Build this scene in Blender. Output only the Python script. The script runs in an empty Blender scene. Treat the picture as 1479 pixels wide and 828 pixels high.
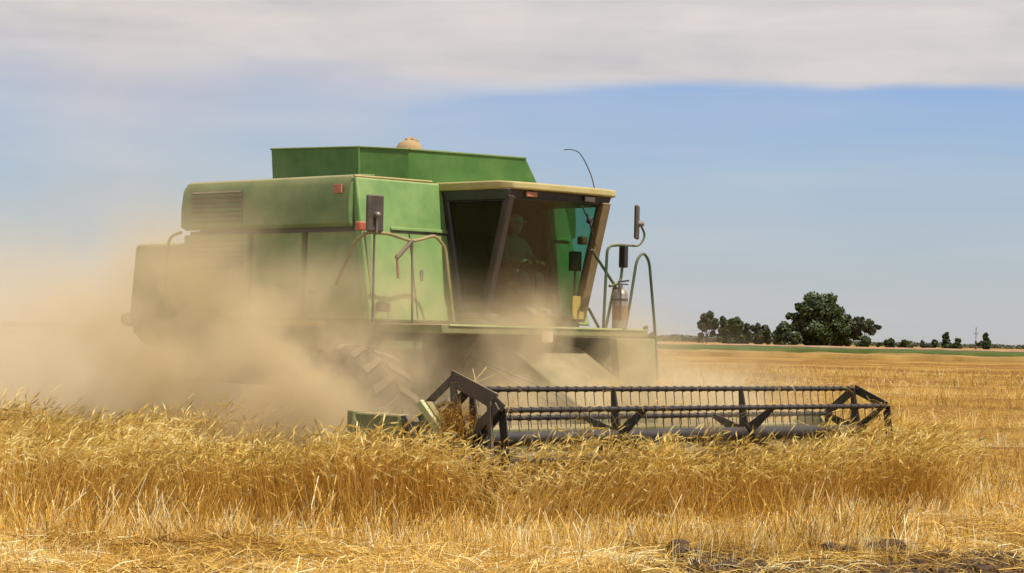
import bpy, math, random
import numpy as np
from mathutils import Vector, Matrix, Euler

R = math.radians
rng = np.random.default_rng(7)
random.seed(7)
S = bpy.context.scene
COL = S.collection

# ------------------------------------------------------------------ camera
cam_d = bpy.data.cameras.new('camera')
cam = bpy.data.objects.new('camera', cam_d)
COL.objects.link(cam)
cam_d.sensor_width = 36.0
cam_d.lens = 36.0 * 3300.0 / 1479.0
cam_d.clip_end = 20000
ROLL = math.atan(.022)
PITCH = math.atan(69 / 3300.0)
cam.matrix_world = (Matrix.Translation((0, 0, 1.8)) @ Matrix.Rotation(R(90) + PITCH, 4, 'X')
                    @ Matrix.Rotation(ROLL, 4, 'Z'))
S.camera = cam

# ------------------------------------------------------------------ sky, sun, exposure
SUN_EL, SUN_AZ = R(61), R(127)          # azimuth clockwise from +Y: to the right, a little behind the camera
world = bpy.data.worlds.new('World')
S.world = world
world.use_nodes = True


def N(nt, t, **kw):
    n = nt.nodes.new(t)
    for k, v in kw.items():
        if k == 'inp':
            for kk, vv in v.items():
                n.inputs[kk].default_value = vv
        else:
            setattr(n, k, v)
    return n


def ramp(nt, fac, stops, interp='LINEAR'):
    n = nt.nodes.new('ShaderNodeValToRGB')
    n.color_ramp.interpolation = interp
    while len(n.color_ramp.elements) < len(stops):
        n.color_ramp.elements.new(.5)
    for e, (p, c) in zip(n.color_ramp.elements, stops):
        e.position = p
        e.color = (*c, 1) if len(c) == 3 else c
    if fac is not None:
        nt.links.new(fac, n.inputs[0])
    return n.outputs[0]


def mth(nt, op, a, b=None, c=None, clamp=False):
    n = nt.nodes.new('ShaderNodeMath')
    n.operation = op
    n.use_clamp = clamp
    for i, v in enumerate((a, b, c)):
        if v is None:
            continue
        if isinstance(v, (int, float)):
            n.inputs[i].default_value = v
        else:
            nt.links.new(v, n.inputs[i])
    return n.outputs[0]


def mixc(nt, f, a, b, mode='MIX'):
    n = nt.nodes.new('ShaderNodeMix')
    n.data_type = 'RGBA'
    n.blend_type = mode
    for idx, v in ((0, f), (6, a), (7, b)):
        if isinstance(v, (int, float)):
            n.inputs[idx].default_value = v
        elif isinstance(v, tuple):
            n.inputs[idx].default_value = (*v, 1) if len(v) == 3 else v
        else:
            nt.links.new(v, n.inputs[idx])
    return n.outputs[2]


nt = world.node_tree
nt.nodes.clear()
wout = N(nt, 'ShaderNodeOutputWorld')
bg = N(nt, 'ShaderNodeBackground')
bg.inputs[1].default_value = 0.12
sky = N(nt, 'ShaderNodeTexSky', sky_type='NISHITA', sun_disc=False, sun_elevation=SUN_EL, sun_rotation=SUN_AZ,
        air_density=1.0, dust_density=0.6, ozone_density=1.0, altitude=0)
tc = N(nt, 'ShaderNodeTexCoord')
sep = N(nt, 'ShaderNodeSeparateXYZ')
nt.links.new(tc.outputs['Generated'], sep.inputs[0])
# elevation in degrees, and a stretched noise for the ragged edge of the cloud sheet
el = mth(nt, 'MULTIPLY', mth(nt, 'ARCSINE', sep.outputs[2]), 57.2958)
mp = N(nt, 'ShaderNodeMapping')
mp.inputs['Scale'].default_value = (3, 3, 30)
nt.links.new(tc.outputs['Generated'], mp.inputs[0])
nz = N(nt, 'ShaderNodeTexNoise', inp={'Scale': 1.6, 'Detail': 6.0, 'Roughness': .5})
nt.links.new(mp.outputs[0], nz.inputs[0])
mp2 = N(nt, 'ShaderNodeMapping')
mp2.inputs['Scale'].default_value = (1, 1, 2.2)
nt.links.new(tc.outputs['Generated'], mp2.inputs[0])
nz2 = N(nt, 'ShaderNodeTexNoise', inp={'Scale': 4.0, 'Detail': 3.0})
nt.links.new(mp2.outputs[0], nz2.inputs[0])
mp3 = N(nt, 'ShaderNodeMapping')
mp3.inputs['Scale'].default_value = (5, 5, 16)
nt.links.new(tc.outputs['Generated'], mp3.inputs[0])
nz3 = N(nt, 'ShaderNodeTexNoise', inp={'Scale': 2.4, 'Detail': 7.0, 'Roughness': .55, 'Distortion': .4})
nt.links.new(mp3.outputs[0], nz3.inputs[0])
edge = mth(nt, 'ADD', el, mth(nt, 'MULTIPLY', mth(nt, 'SUBTRACT', nz2.outputs[0], .5), 1.6))
edge = mth(nt, 'ADD', edge, mth(nt, 'MULTIPLY', mth(nt, 'SUBTRACT', nz.outputs[0], .5), .5))
cl = N(nt, 'ShaderNodeMapRange', interpolation_type='SMOOTHSTEP')
# the edge is crisp to the right and dissolves to the left
sr = N(nt, 'ShaderNodeMapRange', interpolation_type='SMOOTHERSTEP')
sr.inputs['From Min'].default_value = .03
sr.inputs['From Max'].default_value = -.16
sr.inputs['To Max'].default_value = 2.3
nt.links.new(mth(nt, 'ADD', sep.outputs[0], mth(nt, 'MULTIPLY', mth(nt, 'SUBTRACT', nz3.outputs[0], .5), .12)), sr.inputs[0])
soft = sr.outputs[0]
soft = mth(nt, 'ADD', soft, mth(nt, 'MULTIPLY', nz2.outputs[0], .35))
edge = mth(nt, 'DIVIDE', mth(nt, 'ADD', mth(nt, 'SUBTRACT', edge, 6.2), soft), mth(nt, 'ADD', mth(nt, 'MULTIPLY', soft, 1.7), .12))
cl.inputs['From Min'].default_value = 0.0
cl.inputs['From Max'].default_value = 1.0
nt.links.new(edge, cl.inputs[0])
# thin veil below the sheet, thicker towards the horizon
veil = mth(nt, 'MULTIPLY', ramp(nt, nz.outputs[0], [(.45, (0, 0, 0)), (.75, (1, 1, 1))]), .22)
cloudcol = ramp(nt, mth(nt, 'MULTIPLY', mth(nt, 'ADD', nz.outputs[0], nz3.outputs[0]), .5), [(.36, (4.1, 4.05, 4.3)), (.5, (5.0, 4.75, 4.75)), (.64, (5.8, 5.35, 5.15))])
# clear band: blue higher up, greyer towards the horizon
lowcol = ramp(nt, mth(nt, 'DIVIDE', el, 10.0), [(.0, (4.0, 4.0, 4.15)), (.2, (3.35, 3.85, 4.35)), (.42, (2.75, 3.75, 5.0)), (.62, (2.2, 3.35, 5.5))])
dn = N(nt, 'ShaderNodeMapRange')
dn.inputs['From Min'].default_value = 8
dn.inputs['From Max'].default_value = 40
nt.links.new(el, dn.inputs[0])
skyc = mixc(nt, mth(nt, 'MAXIMUM', dn.outputs[0], .12), lowcol, sky.outputs[0])
skyc = mixc(nt, veil, skyc, cloudcol)
# the sheet thins out overhead
thin = N(nt, 'ShaderNodeMapRange')
thin.inputs['From Min'].default_value = 20
thin.inputs['From Max'].default_value = 45
thin.inputs['To Min'].default_value = 1
thin.inputs['To Max'].default_value = .15
nt.links.new(el, thin.inputs[0])
skyc = mixc(nt, mth(nt, 'MULTIPLY', cl.outputs[0], thin.outputs[0]), skyc, cloudcol)
nt.links.new(skyc, bg.inputs[0])
nt.links.new(bg.outputs[0], wout.inputs[0])

sd = bpy.data.lights.new('sun', 'SUN')
sd.energy = 5.0
sd.angle = R(.6)
sd.color = (1, .93, .82)
sun = bpy.data.objects.new('sun', sd)
COL.objects.link(sun)
SV = Vector((math.cos(SUN_EL) * math.sin(SUN_AZ), math.cos(SUN_EL) * math.cos(SUN_AZ), math.sin(SUN_EL)))
sun.rotation_euler = SV.to_track_quat('Z', 'Y').to_euler()
sun.location = (20, -10, 40)

S.view_settings.view_transform = 'Standard'
S.view_settings.look = 'None'
S.view_settings.gamma = 1
S.view_settings.use_curve_mapping = False
S.view_settings.exposure = 0.12
S.render.engine = 'CYCLES'
cy = S.cycles
cy.use_denoising = True
cy.use_adaptive_sampling = True
cy.adaptive_threshold = .02
cy.denoiser = 'OPENIMAGEDENOISE'
cy.max_bounces = 8
cy.diffuse_bounces = 3
cy.glossy_bounces = 3
cy.transmission_bounces = 6
cy.transparent_max_bounces = 12
cy.volume_bounces = 2
cy.volume_step_rate = 1.0
cy.volume_max_steps = 256
cy.caustics_reflective = False
cy.caustics_refractive = False


# ------------------------------------------------------------------ helpers
def tag(o, label=None, cat=None, group=None, kind=None):
    if label: o['label'] = label
    if cat: o['category'] = cat
    if group: o['group'] = group
    if kind: o['kind'] = kind
    return o


class MB:
    def __init__(s):
        s.v, s.f = [], []

    def add(s, vs, fs):
        b = len(s.v)
        s.v += [tuple(map(float, v)) for v in vs]
        s.f += [[b + i for i in f] for f in fs]
        return s

    def box(s, x0, x1, y0, y1, z0, z1):
        vs = [(x, y, z) for z in (z0, z1) for y in (y0, y1) for x in (x0, x1)]
        return s.add(vs, [(0, 2, 3, 1), (4, 5, 7, 6), (0, 1, 5, 4), (2, 6, 7, 3), (0, 4, 6, 2), (1, 3, 7, 5)])

    def hexa(s, lo, hi):
        """two matching polygons joined by side faces"""
        n = len(lo)
        fs = [list(range(n))[::-1], list(range(n, 2 * n))]
        fs += [(i, (i + 1) % n, n + (i + 1) % n, n + i) for i in range(n)]
        return s.add(list(lo) + list(hi), fs)

    def prism_y(s, prof, y0, y1):       # profile in x,z extruded along y
        return s.hexa([(x, y0, z) for x, z in prof], [(x, y1, z) for x, z in prof])

    def prism_x(s, prof, x0, x1):       # profile in y,z
        return s.hexa([(x0, y, z) for y, z in prof], [(x1, y, z) for y, z in prof])

    def tube(s, pts, r, n=8, closed=False):
        pts = [Vector(p) for p in pts]
        rings = []
        prev = None
        for i, p in enumerate(pts):
            if closed:
                d = (pts[(i + 1) % len(pts)] - pts[i - 1])
            else:
                d = (pts[min(i + 1, len(pts) - 1)] - pts[max(i - 1, 0)])
            d.normalize()
            if prev is None:
                a = d.orthogonal().normalized()
            else:
                a = (prev - d * prev.dot(d)).normalized()
            prev = a
            b = d.cross(a)
            rr = r[i] if isinstance(r, (list, tuple)) else r
            rings.append([p + (a * math.cos(2 * math.pi * k / n) + b * math.sin(2 * math.pi * k / n)) * rr for k in range(n)])
        vs = [v for ring in rings for v in ring]
        fs = []
        m = len(pts)
        for i in range(m if closed else m - 1):
            for k in range(n):
                i2 = (i + 1) % m
                fs.append((i * n + k, i * n + (k + 1) % n, i2 * n + (k + 1) % n, i2 * n + k))
        if not closed:
            fs += [tuple(range(n))[::-1], tuple((m - 1) * n + k for k in range(n))]
        return s.add(vs, fs)

    def bar(s, a, b, w, t, up=(0, 0, 1)):
        """flat bar from a to b, width w (perpendicular in the plane holding up), thickness t"""
        a, b, up = Vector(a), Vector(b), Vector(up)
        d = (b - a).normalized()
        n_ = d.cross(up).normalized()
        u = n_.cross(d).normalized()
        w0, w1 = w if isinstance(w, tuple) else (w, w)
        lo = [a + u * w0 / 2 + n_ * t / 2, a - u * w0 / 2 + n_ * t / 2, a - u * w0 / 2 - n_ * t / 2, a + u * w0 / 2 - n_ * t / 2]
        hi = [b + u * w1 / 2 + n_ * t / 2, b - u * w1 / 2 + n_ * t / 2, b - u * w1 / 2 - n_ * t / 2, b + u * w1 / 2 - n_ * t / 2]
        return s.hexa(lo, hi)

    def lathe(s, prof, n=32, axis='y', c=(0, 0, 0)):
        """profile of (along, radius) turned about axis through c"""
        vs = []
        for a_, r_ in prof:
            for k in range(n):
                t = 2 * math.pi * k / n
                p, q = r_ * math.cos(t), r_ * math.sin(t)
                vs.append({'y': (c[0] + p, c[1] + a_, c[2] + q), 'z': (c[0] + p, c[1] + q, c[2] + a_),
                           'x': (c[0] + a_, c[1] + p, c[2] + q)}[axis])
        fs = []
        m = len(prof)
        for i in range(m - 1):
            for k in range(n):
                fs.append((i * n + k, i * n + (k + 1) % n, (i + 1) * n + (k + 1) % n, (i + 1) * n + k))
        fs += [tuple(range(n)), tuple((m - 1) * n + k for k in range(n))[::-1]]
        return s.add(vs, fs)

    def build(s, name, mat, parent=None, bevel=0, smooth=False, seg=2):
        me = bpy.data.meshes.new(name)
        me.from_pydata(s.v, [], s.f)
        me.validate()
        import bmesh
        bm = bmesh.new()
        bm.from_mesh(me)
        bmesh.ops.recalc_face_normals(bm, faces=bm.faces)
        bm.to_mesh(me)
        bm.free()
        o = bpy.data.objects.new(name, me)
        for m in (mat if isinstance(mat, list) else [mat]):
            me.materials.append(m)
        COL.objects.link(o)
        if parent: o.parent = parent
        if smooth:
            for p in me.polygons: p.use_smooth = True
            me.set_sharp_from_angle(angle=R(40))
        if bevel:
            b = o.modifiers.new('bevel', 'BEVEL')
            b.width = bevel
            b.segments = seg
            b.limit_method = 'ANGLE'
            b.angle_limit = R(35)
            if not smooth:
                for p in me.polygons: p.use_smooth = True
                me.set_sharp_from_angle(angle=R(35))
            w = o.modifiers.new('wn', 'WEIGHTED_NORMAL')
            w.keep_sharp = True
        return o


def arc_pts(pts, r=.08, k=5):
    """round the corners of a polyline"""
    pts = [Vector(p) for p in pts]
    out = [pts[0]]
    for i in range(1, len(pts) - 1):
        a, b, c = pts[i - 1], pts[i], pts[i + 1]
        d1 = min(r, (a - b).length * .45)
        d2 = min(r, (c - b).length * .45)
        p, q = b + (a - b).normalized() * d1, b + (c - b).normalized() * d2
        for j in range(k + 1):
            t = j / k
            out.append(p * (1 - t) ** 2 + b * 2 * t * (1 - t) + q * t * t)
    out.append(pts[-1])
    return out


def mat_new(name):
    m = bpy.data.materials.new(name)
    m.use_nodes = True
    nt = m.node_tree
    nt.nodes.clear()
    out = N(nt, 'ShaderNodeOutputMaterial')
    p = N(nt, 'ShaderNodeBsdfPrincipled')
    nt.links.new(p.outputs[0], out.inputs[0])
    return m, nt, p, out


def paint(name, col, rough=.45, dust=.5, dcol=(.36, .26, .13), metal=0.0, scale=2.5, coat=0.0, low=1.9, lowgain=.35, bump=.1, up=.55):
    """field-worn paint: faded blotches, fine scratches, and settled dust that is thicker lower down the machine"""
    m, nt, p, out = mat_new(name)
    tc = N(nt, 'ShaderNodeTexCoord')
    o = tc.outputs['Object']
    n1 = N(nt, 'ShaderNodeTexNoise', inp={'Scale': scale, 'Detail': 8.0, 'Roughness': .65})
    n2 = N(nt, 'ShaderNodeTexNoise', inp={'Scale': scale * 14, 'Detail': 6.0, 'Roughness': .7})
    mp = N(nt, 'ShaderNodeMapping')
    mp.inputs['Scale'].default_value = (1, 1, .22)
    nt.links.new(o, mp.inputs[0])
    n3 = N(nt, 'ShaderNodeTexNoise', inp={'Scale': scale * 5, 'Detail': 5.0, 'Roughness': .6})
    nt.links.new(mp.outputs[0], n3.inputs[0])
    nt.links.new(o, n1.inputs[0])
    nt.links.new(o, n2.inputs[0])
    fade = ramp(nt, n1.outputs[0], [(.3, tuple(c * .82 for c in col)), (.7, tuple(min(1, c * 1.22 + .008) for c in col))])
    sp = N(nt, 'ShaderNodeSeparateXYZ')
    nt.links.new(o, sp.inputs[0])
    lowm = N(nt, 'ShaderNodeMapRange')
    lowm.inputs['From Min'].default_value = low + .9
    lowm.inputs['From Max'].default_value = low - .8
    lowm.inputs['To Max'].default_value = lowgain
    nt.links.new(sp.outputs[2], lowm.inputs[0])
    geo = N(nt, 'ShaderNodeNewGeometry')
    sg = N(nt, 'ShaderNodeSeparateXYZ')
    nt.links.new(geo.outputs['Normal'], sg.inputs[0])
    upf = mth(nt, 'MULTIPLY', mth(nt, 'MAXIMUM', sg.outputs[2], 0), up)
    d = mth(nt, 'MULTIPLY', ramp(nt, n1.outputs[0], [(.35, (.15,) * 3), (.7, (1,) * 3)]), dust)
    d = mth(nt, 'MULTIPLY', d, mth(nt, 'ADD', .45, n3.outputs[0]))
    d = mth(nt, 'ADD', d, mth(nt, 'MULTIPLY', n2.outputs[0], dust * .25))
    d = mth(nt, 'ADD', d, mth(nt, 'ADD', lowm.outputs[0], upf), clamp=True)
    c = mixc(nt, d, fade, dcol)
    nt.links.new(c, p.inputs['Base Color'])
    rr = mth(nt, 'ADD', rough, mth(nt, 'MULTIPLY', d, .45), clamp=True)
    nt.links.new(rr, p.inputs['Roughness'])
    p.inputs['Metallic'].default_value = metal
    p.inputs['Coat Weight'].default_value = coat
    if bump:
        b = N(nt, 'ShaderNodeBump', inp={'Strength': bump, 'Distance': .02})
        nt.links.new(n1.outputs[0], b.inputs['Height'])
        nt.links.new(b.outputs[0], p.inputs['Normal'])
    return m


M = {}
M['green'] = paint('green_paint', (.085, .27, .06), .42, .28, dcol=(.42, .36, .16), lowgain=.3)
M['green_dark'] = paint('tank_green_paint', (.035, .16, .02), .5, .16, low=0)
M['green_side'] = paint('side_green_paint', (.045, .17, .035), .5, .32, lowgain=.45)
M['rail'] = paint('rail_green_paint', (.012, .06, .02), .4, .15, low=-5)
M['rail_dusty'] = paint('dusty_rail_paint', (.16, .17, .06), .6, .7, low=-5)
M['ladder'] = paint('ladder_paint', (.06, .14, .035), .5, .7, dcol=(.26, .21, .10), low=1.9, lowgain=.35)
M['cream'] = paint('roof_paint', (.40, .34, .12), .5, .35, dcol=(.42, .32, .15), low=-5)
M['pillar_dark'] = paint('dark_pillar_paint', (.022, .014, .009), .6, .25, dcol=(.16, .11, .06), low=1.9, lowgain=.3)
M['pillar_tan'] = paint('pillar_dusty_paint', (.16, .11, .05), .5, .5, dcol=(.36, .27, .12), low=-5)
M['black'] = paint('black_paint', (.012, .011, .013), .4, .12, dcol=(.2, .15, .1), low=-5)
M['blackdust'] = paint('dusty_black_steel', (.03, .026, .024), .5, .35, dcol=(.25, .19, .11), low=-5)
M['reel'] = paint('reel_steel', (.008, .007, .008), .45, .07, dcol=(.16, .12, .09), low=-5, up=.25)
M['worn'] = paint('worn_steel', (.25, .23, .21), .35, .3, dcol=(.3, .22, .13), metal=.6, low=-5)
M['rubber'] = paint('tyre_rubber', (.018, .016, .014), .85, .35, dcol=(.16, .11, .06), low=-5, bump=.3, up=.15)
M['lug'] = paint('dusty_tyre_lugs', (.05, .04, .03), .85, .6, dcol=(.24, .18, .11), low=-5, bump=.3)
M['feeder'] = paint('feeder_paint', (.10, .12, .045), .6, .5, dcol=(.34, .25, .14), low=0, up=.4)
M['yellow'] = paint('yellow_paint', (.45, .33, .05), .45, .4, low=-5)
M['header_green'] = paint('header_green_paint', (.05, .12, .025), .45, .5, low=0)
M['pale_green'] = paint('pale_worn_green', (.32, .42, .16), .5, .4, dcol=(.6, .52, .3), low=0)
M['red'] = paint('red_plastic', (.5, .07, .03), .5, .45, low=-5)
M['strap'] = paint('strap_webbing', (.16, .07, .035), .8, .5, dcol=(.3, .2, .1), low=-5)
M['orange'] = paint('orange_reflector', (.45, .13, .06), .4, .3, low=-5)
M['interior'] = paint('cab_trim', (.03, .02, .01), .8, .3, dcol=(.12, .09, .05), low=-5)
M['seat'] = paint('seat_cloth', (.05, .06, .03), .9, .2, low=-5)
M['grain'] = paint('grain_tan', (.4, .26, .12), .8, .5, low=-5)
M['steel_red'] = paint('extinguisher_label', (.20, .05, .035), .5, .6, low=-5)
M['chrome'] = paint('extinguisher_steel', (.30, .28, .26), .35, .3, metal=.7, low=-5)
M['skin'] = paint('skin', (.45, .26, .17), .6, .1, low=-5)
M['shirt'] = paint('shirt_cloth', (.17, .18, .17), .9, .1, low=-5)
M['jeans'] = paint('trouser_cloth', (.05, .07, .13), .9, .1, low=-5)
M['pale'] = paint('pale_label', (.6, .5, .36), .6, .3, low=-5)


def glass(name, tint, dusty, dcol=(.13, .095, .05), low=2.6, side=0):
    """tinted pane with a film of dust that thickens towards its foot"""
    m, nt, p, out = mat_new(name)
    nt.nodes.remove(p)
    tc = N(nt, 'ShaderNodeTexCoord')
    n1 = N(nt, 'ShaderNodeTexNoise', inp={'Scale': 2.2, 'Detail': 7.0, 'Roughness': .6})
    nt.links.new(tc.outputs['Object'], n1.inputs[0])
    sp = N(nt, 'ShaderNodeSeparateXYZ')
    nt.links.new(tc.outputs['Object'], sp.inputs[0])
    mr = N(nt, 'ShaderNodeMapRange', interpolation_type='SMOOTHSTEP')
    mr.inputs['From Min'].default_value = low
    mr.inputs['From Max'].default_value = 1.9
    nt.links.new(mth(nt, 'ADD', sp.outputs[2], mth(nt, 'MULTIPLY', mth(nt, 'SUBTRACT', n1.outputs[0], .5), .7)), mr.inputs[0])
    d = mth(nt, 'ADD', mth(nt, 'MULTIPLY', n1.outputs[0], dusty), mth(nt, 'MULTIPLY', mr.outputs[0], .6), clamp=True)
    if side:
        yr = N(nt, 'ShaderNodeMapRange', interpolation_type='SMOOTHSTEP')
        yr.inputs['From Min'].default_value = 2.42
        yr.inputs['From Max'].default_value = 1.95
        yr.inputs['To Max'].default_value = side
        nt.links.new(mth(nt, 'ADD', sp.outputs[1], mth(nt, 'MULTIPLY', mth(nt, 'SUBTRACT', n1.outputs[0], .5), .5)), yr.inputs[0])
        d = mth(nt, 'ADD', d, yr.outputs[0], clamp=True)
    tr = N(nt, 'ShaderNodeBsdfTransparent')
    tr.inputs[0].default_value = (*tint, 1)
    gl = N(nt, 'ShaderNodeBsdfGlossy', inp={'Roughness': .05})
    lw = N(nt, 'ShaderNodeLayerWeight', inp={'Blend': .15})
    mx = N(nt, 'ShaderNodeMixShader')
    nt.links.new(mth(nt, 'MULTIPLY', lw.outputs['Fresnel'], .8), mx.inputs[0])
    nt.links.new(tr.outputs[0], mx.inputs[1])
    nt.links.new(gl.outputs[0], mx.inputs[2])
    df = N(nt, 'ShaderNodeBsdfDiffuse')
    df.inputs[0].default_value = (*dcol, 1)
    mx2 = N(nt, 'ShaderNodeMixShader')
    nt.links.new(d, mx2.inputs[0])
    nt.links.new(mx.outputs[0], mx2.inputs[1])
    nt.links.new(df.outputs[0], mx2.inputs[2])
    nt.links.new(mx2.outputs[0], out.inputs[0])
    return m


M['glass_front'] = glass('windshield_glass', (.42, .84, .68), .12, (.10, .068, .032), 2.8, side=.30)
M['glass_side'] = glass('side_window_glass', (.26, .26, .19), .40, (.095, .075, .03), 2.6)
M['glass_left'] = glass('door_glass', (.62, .94, .78), .03, low=1.6)
m, nt, p, out = mat_new('mirror_glass')
p.inputs['Metallic'].default_value = 1
p.inputs['Roughness'].default_value = .12
p.inputs['Base Color'].default_value = (.5, .5, .5, 1)
M['mirror'] = m


# ------------------------------------------------------------------ noise in numpy for terrain and crops
def vnoise(x, y, seed=0):
    x = np.asarray(x, float); y = np.asarray(y, float)
    xi, yi = np.floor(x).astype(np.int64), np.floor(y).astype(np.int64)
    fx, fy = x - xi, y - yi
    fx = fx * fx * (3 - 2 * fx); fy = fy * fy * (3 - 2 * fy)

    def h(a, b):
        n = (a * 374761393 + b * 668265263 + seed * 1274126177) & 0xffffffff
        n = ((n ^ (n >> 13)) * 1274126177) & 0xffffffff
        return ((n ^ (n >> 16)) & 0xffff) / 65535.0
    return (h(xi, yi) * (1 - fx) + h(xi + 1, yi) * fx) * (1 - fy) + (h(xi, yi + 1) * (1 - fx) + h(xi + 1, yi + 1) * fx) * fy


def fbm(x, y, seed=0, o=4):
    s, a, t = 0, .5, 0
    for i in range(o):
        s = s + a * vnoise(x * 2 ** i, y * 2 ** i, seed + i)
        t += a; a *= .5
    return s / t - .5


# windrows of straw left by earlier passes: (distance, slope, height, half width, first x, last x)
ROWS = [(37, .10, .16, .7, 4.5, 40), (45, .07, .26, .8, 6.5, 60), (54, .06, .42, 1.2, 7.5, 60), (68, .05, .34, 1.5, 2, 90), (84, .05, .30, 2.0, 4, 120),
        (108, .04, .3, 2.4, -40, 160), (140, .03, .34, 3.0, -60, 200), (180, .03, .36, 4, -90, 260)]


def ground_h(x, y):
    x = np.asarray(x, float); y = np.asarray(y, float)
    h = .05 * fbm(x * .5, y * .5, 3) + .05 * fbm(x * 2.2, y * 2.2, 9, 3) * np.clip((70 - y) / 50, .2, 1)
    h = h + .22 * fbm(x * .06, y * .12, 21, 4) * np.clip((y - 30) / 30, 0, 1) * np.clip((400 - y) / 150, 0, 1)
    for d, sl, hh, w, x0, x1 in ROWS:
        g = np.exp(-((y - d - sl * x - 1.5 * fbm(x * .05, d * 1.0, 5)) / w) ** 2)
        e = np.clip((x - x0) / 3, 0, 1) * np.clip((x1 - x) / 3, 0, 1)
        h = h + hh * g * e * (.65 + 1.1 * fbm(x * .5, y * .3, 31))
    return h


def grid_mesh(name, xs, ys, zf, mat):
    X, Y = np.meshgrid(xs, ys)
    if X.ndim != 2: raise ValueError
    Z = zf(X, Y)
    nx, ny = len(xs), len(ys)
    v = np.stack([X, Y, Z], -1).reshape(-1, 3)
    i = np.arange(nx - 1)[None, :] + np.arange(ny - 1)[:, None] * nx
    q = np.stack([i, i + 1, i + 1 + nx, i + nx], -1).reshape(-1, 4)
    return np_mesh(name, v, q, mat)


def np_mesh(name, v, q, mat, attr=None, mi=None, parent=None):
    me = bpy.data.meshes.new(name)
    me.vertices.add(len(v))
    me.vertices.foreach_set('co', np.ascontiguousarray(v, dtype=np.float32).ravel())
    me.loops.add(q.size)
    me.loops.foreach_set('vertex_index', np.ascontiguousarray(q, dtype=np.int32).ravel())
    me.polygons.add(len(q))
    me.polygons.foreach_set('loop_start', np.arange(len(q), dtype=np.int32) * q.shape[1])
    if mi is not None:
        me.polygons.foreach_set('material_index', np.ascontiguousarray(mi, dtype=np.int32))
    me.update(calc_edges=True)
    if attr is not None:
        a = me.attributes.new('rnd', 'FLOAT', 'POINT')
        a.data.foreach_set('value', np.ascontiguousarray(attr, dtype=np.float32))
    for m_ in (mat if isinstance(mat, list) else [mat]):
        me.materials.append(m_)
    o = bpy.data.objects.new(name, me)
    COL.objects.link(o)
    if parent: o.parent = parent
    return o


# ------------------------------------------------------------------ ground
def soil_straw_material():
    m, nt, p, out = mat_new('stubble_ground')
    tc = N(nt, 'ShaderNodeTexCoord')
    o = tc.outputs['Object']
    mp = N(nt, 'ShaderNodeMapping')
    mp.inputs['Scale'].default_value = (.35, 1, 1)
    nt.links.new(o, mp.inputs[0])
    n1 = N(nt, 'ShaderNodeTexNoise', inp={'Scale': .35, 'Detail': 9.0, 'Roughness': .65})
    n2 = N(nt, 'ShaderNodeTexNoise', inp={'Scale': 16.0, 'Detail': 6.0, 'Roughness': .75})
    n3 = N(nt, 'ShaderNodeTexNoise', inp={'Scale': 1.3, 'Detail': 7.0, 'Roughness': .7})
    nt.links.new(mp.outputs[0], n1.inputs[0])
    nt.links.new(o, n2.inputs[0])
    nt.links.new(o, n3.inputs[0])
    a = ramp(nt, n1.outputs[0], [(.32, (.38, .21, .045)), (.5, (.62, .39, .085)), (.68, (.76, .51, .13))])
    mpb = N(nt, 'ShaderNodeMapping')
    mpb.inputs['Scale'].default_value = (.10, .55, 1)
    mpb.inputs['Rotation'].default_value = (0, 0, R(-3))
    nt.links.new(o, mpb.inputs[0])
    nb = N(nt, 'ShaderNodeTexNoise', inp={'Scale': .55, 'Detail': 5.0, 'Roughness': .6})
    nt.links.new(mpb.outputs[0], nb.inputs[0])
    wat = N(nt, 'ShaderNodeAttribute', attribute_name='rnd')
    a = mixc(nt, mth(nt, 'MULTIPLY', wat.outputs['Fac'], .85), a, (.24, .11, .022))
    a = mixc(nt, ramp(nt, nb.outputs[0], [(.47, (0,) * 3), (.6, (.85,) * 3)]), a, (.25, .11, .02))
    b = mixc(nt, ramp(nt, n2.outputs[0], [(.42, (.9,) * 3), (.62, (0,) * 3)]), a, (.17, .075, .018))
    b = mixc(nt, ramp(nt, n2.outputs[0], [(.6, (0,) * 3), (.75, (.8,) * 3)]), b, (.80, .56, .18))
    # bare soil shows in the foreground on the right
    sp = N(nt, 'ShaderNodeSeparateXYZ')
    nt.links.new(o, sp.inputs[0])
    # line from (1.0,18.6) rising to the right
    k = mth(nt, 'SUBTRACT', mth(nt, 'ADD', 18.95, mth(nt, 'MULTIPLY', mth(nt, 'SUBTRACT', sp.outputs[0], 1.2), .12)), sp.outputs[1])
    k = mth(nt, 'ADD', k, mth(nt, 'MULTIPLY', mth(nt, 'SUBTRACT', n3.outputs[0], .5), 5.0))
    kx = mth(nt, 'MULTIPLY', mth(nt, 'SUBTRACT', sp.outputs[0], .9), 3.0, clamp=True)
    s = mth(nt, 'MULTIPLY', mth(nt, 'MULTIPLY', k, 1.6, clamp=True), kx, clamp=True)
    soil = ramp(nt, n2.outputs[0], [(.35, (.08, .042, .022)), (.65, (.27, .165, .085))])
    c = mixc(nt, s, b, soil)
    nt.links.new(c, p.inputs['Base Color'])
    p.inputs['Roughness'].default_value = .95
    p.inputs['Specular IOR Level'].default_value = .1
    bp = N(nt, 'ShaderNodeBump', inp={'Strength': .9, 'Distance': .06})
    nt.links.new(mth(nt, 'ADD', n2.outputs[0], n3.outputs[0]), bp.inputs['Height'])
    nt.links.new(bp.outputs[0], p.inputs['Normal'])
    return m


M['ground'] = soil_straw_material()


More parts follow.
